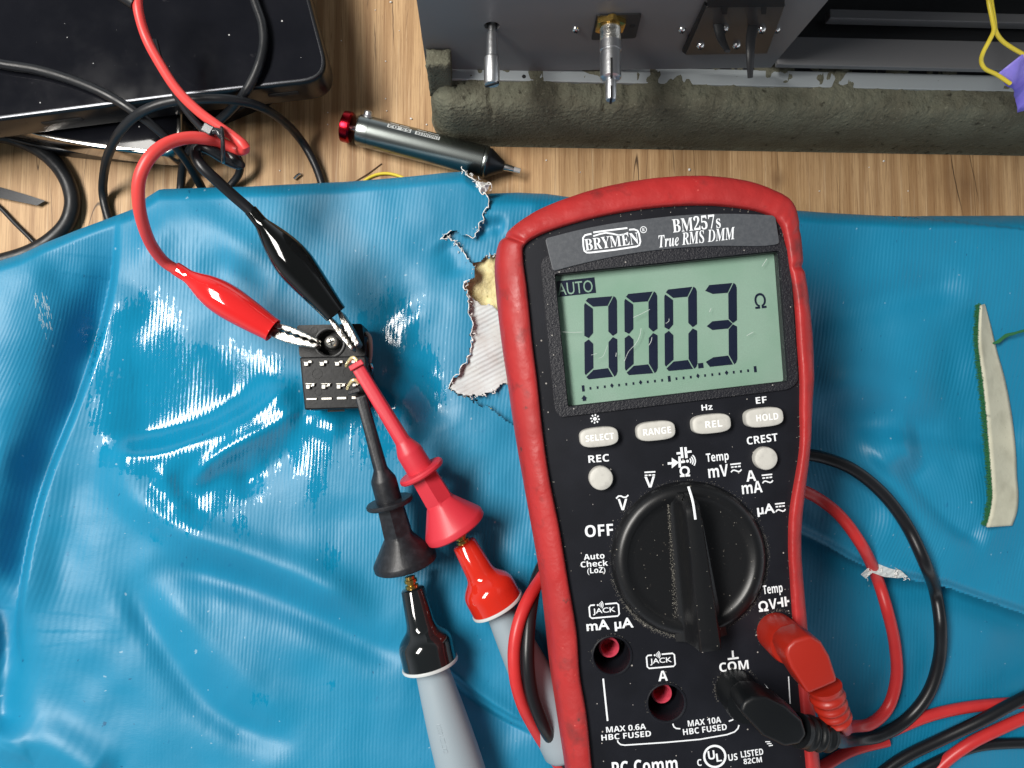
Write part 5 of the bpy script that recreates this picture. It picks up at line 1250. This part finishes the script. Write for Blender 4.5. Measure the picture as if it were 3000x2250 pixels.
# printed plates on the tube (read upside down from here)
def on_tube(t, ang, r_): return pA+ax*t+(sd*math.sin(ang)+np.array([0, 0, 1])*math.cos(ang))*r_
def tube_text(B, s, st, t0, t1, a0, a1, r_, bold=0.0):
    v, f = text_mesh(s, st, bold); lo, hi = v.min(0), v.max(0)
    B.add([on_tube(t0+(t1-t0)*(q[0]-lo[0])/(hi[0]-lo[0]), a0+(a1-a0)*(q[1]-lo[1])/(hi[1]-lo[1]), r_) for q in v], f)
def tube_patch(B, t0, t1, a0, a1, r_):
    v = []; f = []; n = 10
    for i in range(n+1):
        for t in (t0, t1): v.append(on_tube(t, a0+(a1-a0)*i/n, r_))
    for i in range(n): f.append((2*i, 2*i+1, 2*i+3, 2*i+2))
    B.add(v, f)
t1_, t2_ = px2t(1140, 385), px2t(1208, 400); t3_, t4_ = px2t(1220, 404), px2t(1290, 422)
for (ta, tb_, a0, a1, txt, lines) in ((t1_, t2_, .30, .62, 'SS-02', ((.5, 3.4), (3.8, 6.9))), (t3_, t4_, .30, .60, 'ENGINEER', ((.4, 3.6), (4.0, 7.6)))):
    b = MB(); tube_patch(b, ta, tb_, a0, a1, R_+.03)
    for (l0, l1) in lines: tube_patch(b, ta+l0, ta+l1, 0.74, 0.80, R_+.03)
    pk = b.build('printed_plate', 'collar', pump, True)
    b = MB(); tube_text(b, txt, 'sans', tb_-.35, ta+.35, a1-.03, a0+.03, R_+.06); b.build('lettering', 'dark', pk, False)

# ================================================================== radio on its packing foam
YF = P(1600, 430, 0)[1]
hf_ = 27.0
YP = P(1700, 238, hf_)[1]
zy = lambda px, py, Y: PY(px, py, Y)[2]
XL = P(1262, 370, 12)[0]; XR = P(3000, 410, 0)[0]+120
plan = [np.array([XL+1.0, YP+130]), np.array([XL+.5, YP+40]), np.array([XL, YP+2])]
for a in np.linspace(0, 90, 14):
    t = math.radians(a); plan.append(np.array([XL+9-9*math.cos(t), YF+9-9*math.sin(t)]))
nx = 520
for x in np.linspace(XL+9.5, XR, nx): plan.append(np.array([x, YF]))
plan = np.array(plan); tg_ = np.gradient(plan, axis=0); tg_ /= np.linalg.norm(tg_, axis=1)[:, None]; nm = np.stack([-tg_[:, 1], tg_[:, 0]], -1)
prof = [(-.3, .0), (0.2, 1.2), (.0, 5), (.1, 10), (.2, 15), (.6, 19), (1.3, 22), (2.2, 24.2), (3.2, 25.8), (4.4, 26.6), (5.6, 27), (7, 27), (8.5, 27), (10, 27), (11.5, 27), (13, 27), (16, 27), (22, 27)]
pr_ = np.array(prof); DD, ZZ = pr_[:, 0][None, :], np.repeat(pr_[:, 1][None, :], len(plan), 0)
PX_ = plan[:, 0][:, None]+nm[:, 0][:, None]*DD; PY_ = plan[:, 1][:, None]+nm[:, 1][:, None]*DD
u_, v_ = PX_*8.0, PY_*8.0+ZZ*8
n1 = vnoise(u_, v_, 22, 61)*.45+vnoise(u_, v_, 9, 62)*.28+vnoise(u_, v_, 70, 63)*.5
rough_ = np.clip((ZZ-16)/6, 0, 1); crack = 0
for (cx_, wd) in ((P(1440, 290, 26)[0], .5), (P(1772, 280, 26)[0], .35)): crack = crack+np.exp(-((PX_-cx_+.6*np.sin(ZZ))/wd)**2)*np.where(ZZ > 18, 1.6, 0)
NZ = np.where(ZZ > 1, np.maximum(0, ZZ+n1*rough_*np.where(DD > 3, .85, .5)-crack), ZZ); PX_ = np.where(ZZ > 1, PX_, PX_+.3*n1)
vs = np.stack([PX_, PY_, NZ], -1).reshape(-1, 3)
npf = len(prof); fs = []
for i in range(len(plan)-1):
    for k in range(npf-1): fs.append((i*npf+k, (i+1)*npf+k, (i+1)*npf+k+1, i*npf+k+1))
foam = mesh('packing_foam', vs, fs, 'olive_foam', None); tag(foam, 'olive grey packing foam with a torn rough top holding the grey radio', 'packing foam')
# raised corner lug of the foam
b = MB(); q0 = np.array([P(1246, 165, 33)[0], YP-3.5]); lug = [(XL+.4, YP-2.6), (P(1322, 200, 30)[0], YP-2.2), (P(1322, 200, 30)[0]+.2, YP+2.2), (XL+.4, YP+2.2)]
bm = bmesh.new(); v, f = prism([(*p, 20) for p in lug], [(*p, zy(1280, 172, YP-.6)) for p in lug])
bmv = [bm.verts.new(p) for p in v]; [bm.faces.new([bmv[i] for i in q]) for q in f]
bmesh.ops.subdivide_edges(bm, edges=bm.edges[:], cuts=6, use_grid_fill=True)
for x in bm.verts: x.co += Vector((rng.gauss(0, .10), rng.gauss(0, .10), rng.gauss(0, .14)))
bm.verts.index_update(); o = mesh('foam_lug', [tuple(x.co) for x in bm.verts], [tuple(y.index for y in x.verts) for x in bm.faces], 'olive_foam', foam, True, local=True); bm.free()
for (x, y, r_) in ((1997, 432, 1.0), (2010, 424, .6), (2132, 422, .9), (2142, 414, .6), (2405, 418, .5), (2335, 413, .4)):
    v, f = lathe([(0, r_*.6), (r_*.5, r_), (r_, r_*.9), (r_*1.5, r_*.35)], P(x, y, 0), (.1, .1, 1), 9)
    v = [np.array(p)+np.array([rng.gauss(0, r_*.14) for _ in range(3)]) for p in v]
    o = mesh('foam_crumb', v, f, 'olive_foam', None, True); tag(o, 'small torn crumb of olive foam on the wood in front of the packing foam', 'foam crumb', 'crumbs of the packing foam')

radio = thing('radio', 'dark grey radio chassis with bare control shafts standing in the olive packing foam', 'radio', (P(1700, 200, 27)[0], YP, 27))
ZB = 27.0
ZT = 150.0
Y0 = P(1700, 211, 27.4)[1]
XLp = PY(1250, 205, Y0)[0]; XRp = PY(2260, 196, Y0)[0]
pan = [(XLp, zy(1300, 213, Y0)), (XRp, zy(2260, 198, Y0)), (XRp+2.0, ZT), (XLp, ZT)]
holes_p = []
def pxz(x, y): q = PY(x, y, Y0); return (q[0], q[2])
hole1 = circle(pxz(1441, 76), 2.15, 32); hole3 = None
def panel_plate(outer, holes, Yf, th):
    v, f = plate_holes([(p[0], p[1]) for p in outer], holes, 0)
    B = MB().add([(a, Yf, c) for a, c, _ in v], f)
    for lp in [outer]+holes:
        n = len(lp); B.add([(p[0], Yf, p[1]) for p in lp]+[(p[0], Yf+th, p[1]) for p in lp], [(i, (i+1) % n, n+(i+1) % n, n+i) for i in range(n)])
    return B
swtop = PY(2180, 12, Y0)[2]
panel_plate(pan, [hole1], Y0, 1.4).build('front_panel', 'panel', radio, False)
b = MB()
xa, xb = XLp+.0, XR
b.add(*box((xa+xb)/2, Y0+45, (ZB+ZT)/2-1, xb-xa, .8, ZT-ZB))              # back of the recess
b.add(*box(XRp+1, Y0+24, (ZB+ZT)/2, 1.0, 42, ZT-ZB)); b.add(*box((xa+xb)/2, Y0+24, ZB-.3, xb-xa, 44, .8)); b.add(*box(xa+.5, Y0+24, (ZB+ZT)/2, 1, 44, ZT-ZB))
b.build('inner_housing', 'panel_dark', radio, False)
# bare metal lip under the panel, resting on the foam
zl = 27.6; YL0 = P(1700, 240, 27.4)[1]
b = MB().add(*box((PY(1322, 214, YP)[0]+XR)/2, (YL0+Y0+2)/2, zl-1.2, XR-PY(1322, 214, YP)[0], Y0+2-YL0, 2.0)); o = b.build('chassis_lip', 'chassis', radio, False); bevel(o, .3, 2)
lipz = zl-.2
b = MB().add(*lathe([(0, .62), (.08, .6)], (P(1535, 224, lipz)[0], P(1535, 224, lipz)[1], lipz), (0, 0, 1), 20)); b.build('lip_hole', 'dark', radio)
# right opening: lower sill, rail across, boxes deep inside
def rail(y_px0, y_px1, Yr, x0, x1, m, depth, name):
    za_, zb_ = zy(2600, y_px0, Yr), zy(2600, y_px1, Yr); xx0, xx1 = PY(x0, (y_px0+y_px1)/2, Yr)[0], XR
    b = MB().add(*box((xx0+xx1)/2, Yr+depth/2, (za_+zb_)/2, xx1-xx0, depth, abs(za_-zb_))); o = b.build(name, m, radio, False); bevel(o, .25, 2); return o
rail(57, 76, Y0+16, 2420, 3000, 'panel', 3, 'rail')
rail(196, 206, Y0+1.0, 2268, 3000, 'panel', 9, 'sill')
rail(-60, 20, Y0+30, 2660, 3000, 'panel_dark', 8, 'inner_board')
b = MB(); q = PY(2700, 30, Y0+26); b.add(*box(q[0], q[1]+2, q[2], 7, 3, 6)); b.build('inner_block', 'plate', radio, False)
b = MB().add(*lathe([(0, 3.2), (.5, 3.1)], PY(2870, 30, Y0+28), (0, -1, 0), 24)); b.build('inner_boss', 'panel_dark', radio)
# control shafts
def shaft(px0, py0, rr, prof, m='dull_steel', nm_='shaft'):
    c_ = PY(px0, py0, Y0); v, f = lathe(prof, c_, (0, -1, .0), 40); return MB().add(v, f).build(nm_, m, radio, True, False, 35), c_
s1, c1 = shaft(1441, 82, 0, [(-6, 1.0), (1.2, 1.0), (1.6, 1.45), (4, 1.5), (8.2, 1.55), (8.25, 1.9), (8.6, 2.15), (15.6, 2.15), (16.0, 1.9)])
b = MB().add(*obox(c1+np.array([0, -15.9, 0]), unit((1, 0, .75)), (0, 1, 0), unit((-.75, 0, 1)), 4.4, .6, .7)); b.build('slot', 'dark', s1, False)
s2, c2 = shaft(1788, 62, 0, [(0, 3.6), (1.4, 3.6), (1.5, 2.7), (5.8, 2.7), (5.9, 2.9), (8.2, 2.9), (8.3, 2.6), (9.0, 2.6), (9.2, 2.85), (15.8, 2.85), (16.2, 2.4), (16.3, 1.5), (21.6, 1.5), (22.0, 1.25)])
b = MB().add(*lathe([(.3, (4.4, 6)), (1.9, (4.4, 6)), (2.0, 3.0)], c2, (0, -1, 0), 36)); b.build('nut', 'brass', radio, False)
b = MB()
for k in range(9): b.add(*lathe([(2.2+k*.42, 2.72), (2.4+k*.42, 2.86), (2.6+k*.42, 2.72)], c2, (0, -1, 0), 32))
b.build('thread', 'chrome', s2)
b = MB().add(*obox(c2+np.array([0, -14.2, 0]), (1, 0, .1), (0, 1, 0), (-.1, 0, 1), .55, 5.0, 6.2)); b.add(*obox(c2+np.array([0, -20.5, 0]), (1, 0, .1), (0, 1, 0), (-.1, 0, 1), .6, 3.6, 3.4)); b.build('slot', 'dark', s2, False)
sq = [PY(x, y, Y0-.5) for x, y in [(1748, 46), (1880, 42), (1862, 112), (1732, 118)]]
sq = round_poly(sq, .8, 3)
o = mesh('mounting_plate', *prism([p+np.array([0, .5, 0]) for p in sq], [p for p in sq]), 'panel_dark', radio, False)
v, f = lathe([(0, .75), (.1, .7)], PY(1853, 76, Y0-.55), (0, -1, 0), 16); MB().add(v, f).build('mounting_hole', 'dark', radio)
def screw(px, py, r_, Yoff=0.0):
    c_ = PY(px, py, Y0-Yoff); o = MB().add(*lathe([(0, r_), (.35, r_*.98), (.8, r_*.75), (1.05, r_*.35), (1.1, .01)], c_, (0, -1, 0), 28)).build('screw', 'steel', radio, True, False, 60)
    b = MB()
    for a in (.6, .6+math.pi/2): b.add(*obox(c_+np.array([0, -.95, 0]), (math.cos(a), 0, math.sin(a)), (0, 1, 0), (-math.sin(a), 0, math.cos(a)), r_*1.2, .4, r_*.28))
    b.build('cross_recess', 'dark', o, False); return o
screw(1687, 83, 1.05); screw(1998, 84, 1.05); screw(2276, 84, 1.0)
# plate with the two slide levers
pq = [PY(x, y, Y0-1.2) for x, y in [(2070, 20), (2300, 18), (2248, 158), (2008, 162)]]
o = mesh('switch_plate', *prism([p+np.array([0, 1.2, 0]) for p in pq], pq), 'plate', radio, False); bevel(o, .25, 2)
sd_ = [PY(x, y, Y0-1.0) for x, y in [(2064, 14), (2072, 18), (2010, 160), (1999, 152)]]
mesh('plate_shadow', *prism([p+np.array([0, .9, 0]) for p in sd_], sd_), 'dark', radio, False)  # black strip put in as the shadow along the plate's left edge
tq = [PY(x, y, Y0-1.6) for x, y in [(2074, -60), (2310, -60), (2296, 20), (2072, 22)]]
mesh('switch_body', *prism([p+np.array([0, 1.5, 0]) for p in tq], tq), 'dark', radio, False)
for (x, y) in ((2123, 82), (2232, 85), (2052, 132), (2158, 131)): screw(x, y, 1.15, 1.2)
b = MB()
for x in (2124, 2238):
    q = [PY(x+a, c_, Y0-1.65) for a, c_ in ((-9, 18), (9, 18), (6, 42), (-8, 42))]; b.add(*prism([p+np.array([0, .6, 0]) for p in q], q))
b.build('notch', 'dark', radio, False)
def lever(pts, nm_='lever'):
    b = MB(); c_ = [PY(*p[:2], Y0-p[2]) for p in pts]; b.add(*tube(np.hstack([np.array(c_), np.array([[p[3]] for p in pts])]), None, seg=12, flat=(1, .55), step=1)); return b.build(nm_, 'panel_dark', radio, True, False, 60)
lever([(2104, 72, 1, 1.5), (2112, 110, 5, 1.25), (2132, 150, 11, .75)]); lever([(2208, 76, 1, 1.6), (2200, 110, 5, 1.4), (2198, 160, 10, 1.15), (2198, 228, 15, .75)])

# yellow wires and purple tape at the right edge
zwt = 62
yw = thing('wire_pair', 'pair of yellow wires hanging over the dark radio opening into purple tape', 'wire', tuple(P(2900, 120, 60)))
for k, pth in enumerate(([(2892, -40, 66), (2898, 10, 66), (2908, 60, 65), (2912, 88, 64), (2898, 120, 62), (2880, 155, 60), (2875, 180, 58), (2885, 200, 57), (2920, 218, 56), (2960, 245, 55)], [(2900, -40, 65.5), (2905, 10, 65.5), (2913, 60, 64.5), (2917, 90, 63.5), (2935, 118, 62), (2965, 140, 61), (3000, 160, 60), (3080, 210, 58)])):
    MB().add(*cable(pth, .58, seg=10, step=.8)).build('wire', 'yellow', yw)
tape = [(2922, 216, 56), (2990, 162, 60), (3120, 120, 62), (3120, 300, 52), (2978, 330, 44), (2979, 285, 48), (2972, 268, 51), (2955, 250, 54)]
tp = [P(*q) for q in tape]; bm = bmesh.new(); bv = [bm.verts.new(p) for p in tp]; fcx = bm.faces.new(bv); bmesh.ops.triangulate(bm, faces=[fcx]); bmesh.ops.subdivide_edges(bm, edges=bm.edges[:], cuts=5, use_grid_fill=True)
for x in bm.verts: x.co.z += .5*math.sin(x.co.x*.9+x.co.y*.5)+.3*math.sin(x.co.y*1.3)
bm.verts.index_update(); o = mesh('tape', [tuple(x.co) for x in bm.verts], [tuple(y.index for y in x.verts) for x in bm.faces], 'purple', None, True); bm.free()
o.modifiers.new('thickness', 'SOLIDIFY').thickness = .25*S; tag(o, 'crumpled purple tape holding the yellow wires at the radio', 'tape')

# ================================================================== hook and loop strip on the right of the cushion
left = [(2878, 893), (2874, 940), (2872, 1000), (2878, 1060), (2888, 1140), (2897, 1240), (2904, 1330), (2910, 1400), (2912, 1460), (2904, 1510), (2893, 1545)]
rgt = [(2886, 890), (2905, 960), (2922, 1030), (2942, 1100), (2957, 1170), (2968, 1240), (2977, 1330), (2980, 1400), (2984, 1450), (2980, 1500), (2966, 1540)]
lv = catmull(np.array([(*p, 0) for p in left], float), 8); rv = catmull(np.array([(*p, 0) for p in rgt], float), 8)
nL = 90; lv = lv[np.linspace(0, len(lv)-1, nL).astype(int)]; rv = rv[np.linspace(0, len(rv)-1, nL).astype(int)]
strip = thing('fastener_strip', 'off white hook and loop strip with a green fuzzy underside on the blue cushion', 'fastener strip', tuple(P(2930, 1200, 21)))
vs = []; nc = 9
def szh(k, s_): return 4.5*(1-s_)**1.3*(.5+.5*math.sin(min(1, k/nL*1.2)*math.pi))+1.4
def spt(i, s_):
    q = lv[i]*(1-s_)+rv[i]*s_; return P(q[0], q[1], zA(q[0], q[1], 'B')+szh(i, s_))
for i in range(nL):
    for j in range(nc): vs.append(spt(i, j/(nc-1)))
fs = [(i*nc+j, (i+1)*nc+j, (i+1)*nc+j+1, i*nc+j+1) for i in range(nL-1) for j in range(nc-1)]
o = mesh('backing', vs, fs, 'strip_back', strip, True); md = o.modifiers.new('thickness', 'SOLIDIFY'); md.thickness = .7*S; md.offset = -1
b = MB()
for i in range(2600):
    k = rng.randrange(1, nL-1); p = spt(k, rng.choice([0, 0, 0, .04]))-np.array([0, 0, rng.uniform(.5, 1.6)]); a = rng.gauss(math.pi, .8)
    e = p+np.array([math.cos(a)*rng.uniform(.3, 1.25), math.sin(a)*rng.uniform(.3, .9), rng.uniform(-1.3, .3)])
    b.add(*tube([p, (p+e)/2+np.array([0, rng.gauss(0, .15), .2]), e], .085, seg=4, step=.6))
b.build('fuzzy_pile', 'green_fuzz', strip)['kind'] = 'stuff'
b = MB()
zth = lambda x, y, h: (x, y, zA(x, y, 'B')+h)
for k in range(7):
    jit = [rng.gauss(0, 2.5) for _ in range(6)]
    b.add(*cable([zth(2912+jit[0]*.5, 1006, 2.0), zth(2928, 998+jit[1], 2.5), zth(2945, 985+jit[2], 2.6), zth(2965, 979+jit[3], 2.8), zth(2990, 972+jit[4], 3), zth(3050, 955, 2.5)], .28, seg=6, step=1))
o = b.build('loose_yarn', 'green_fuzz', strip)
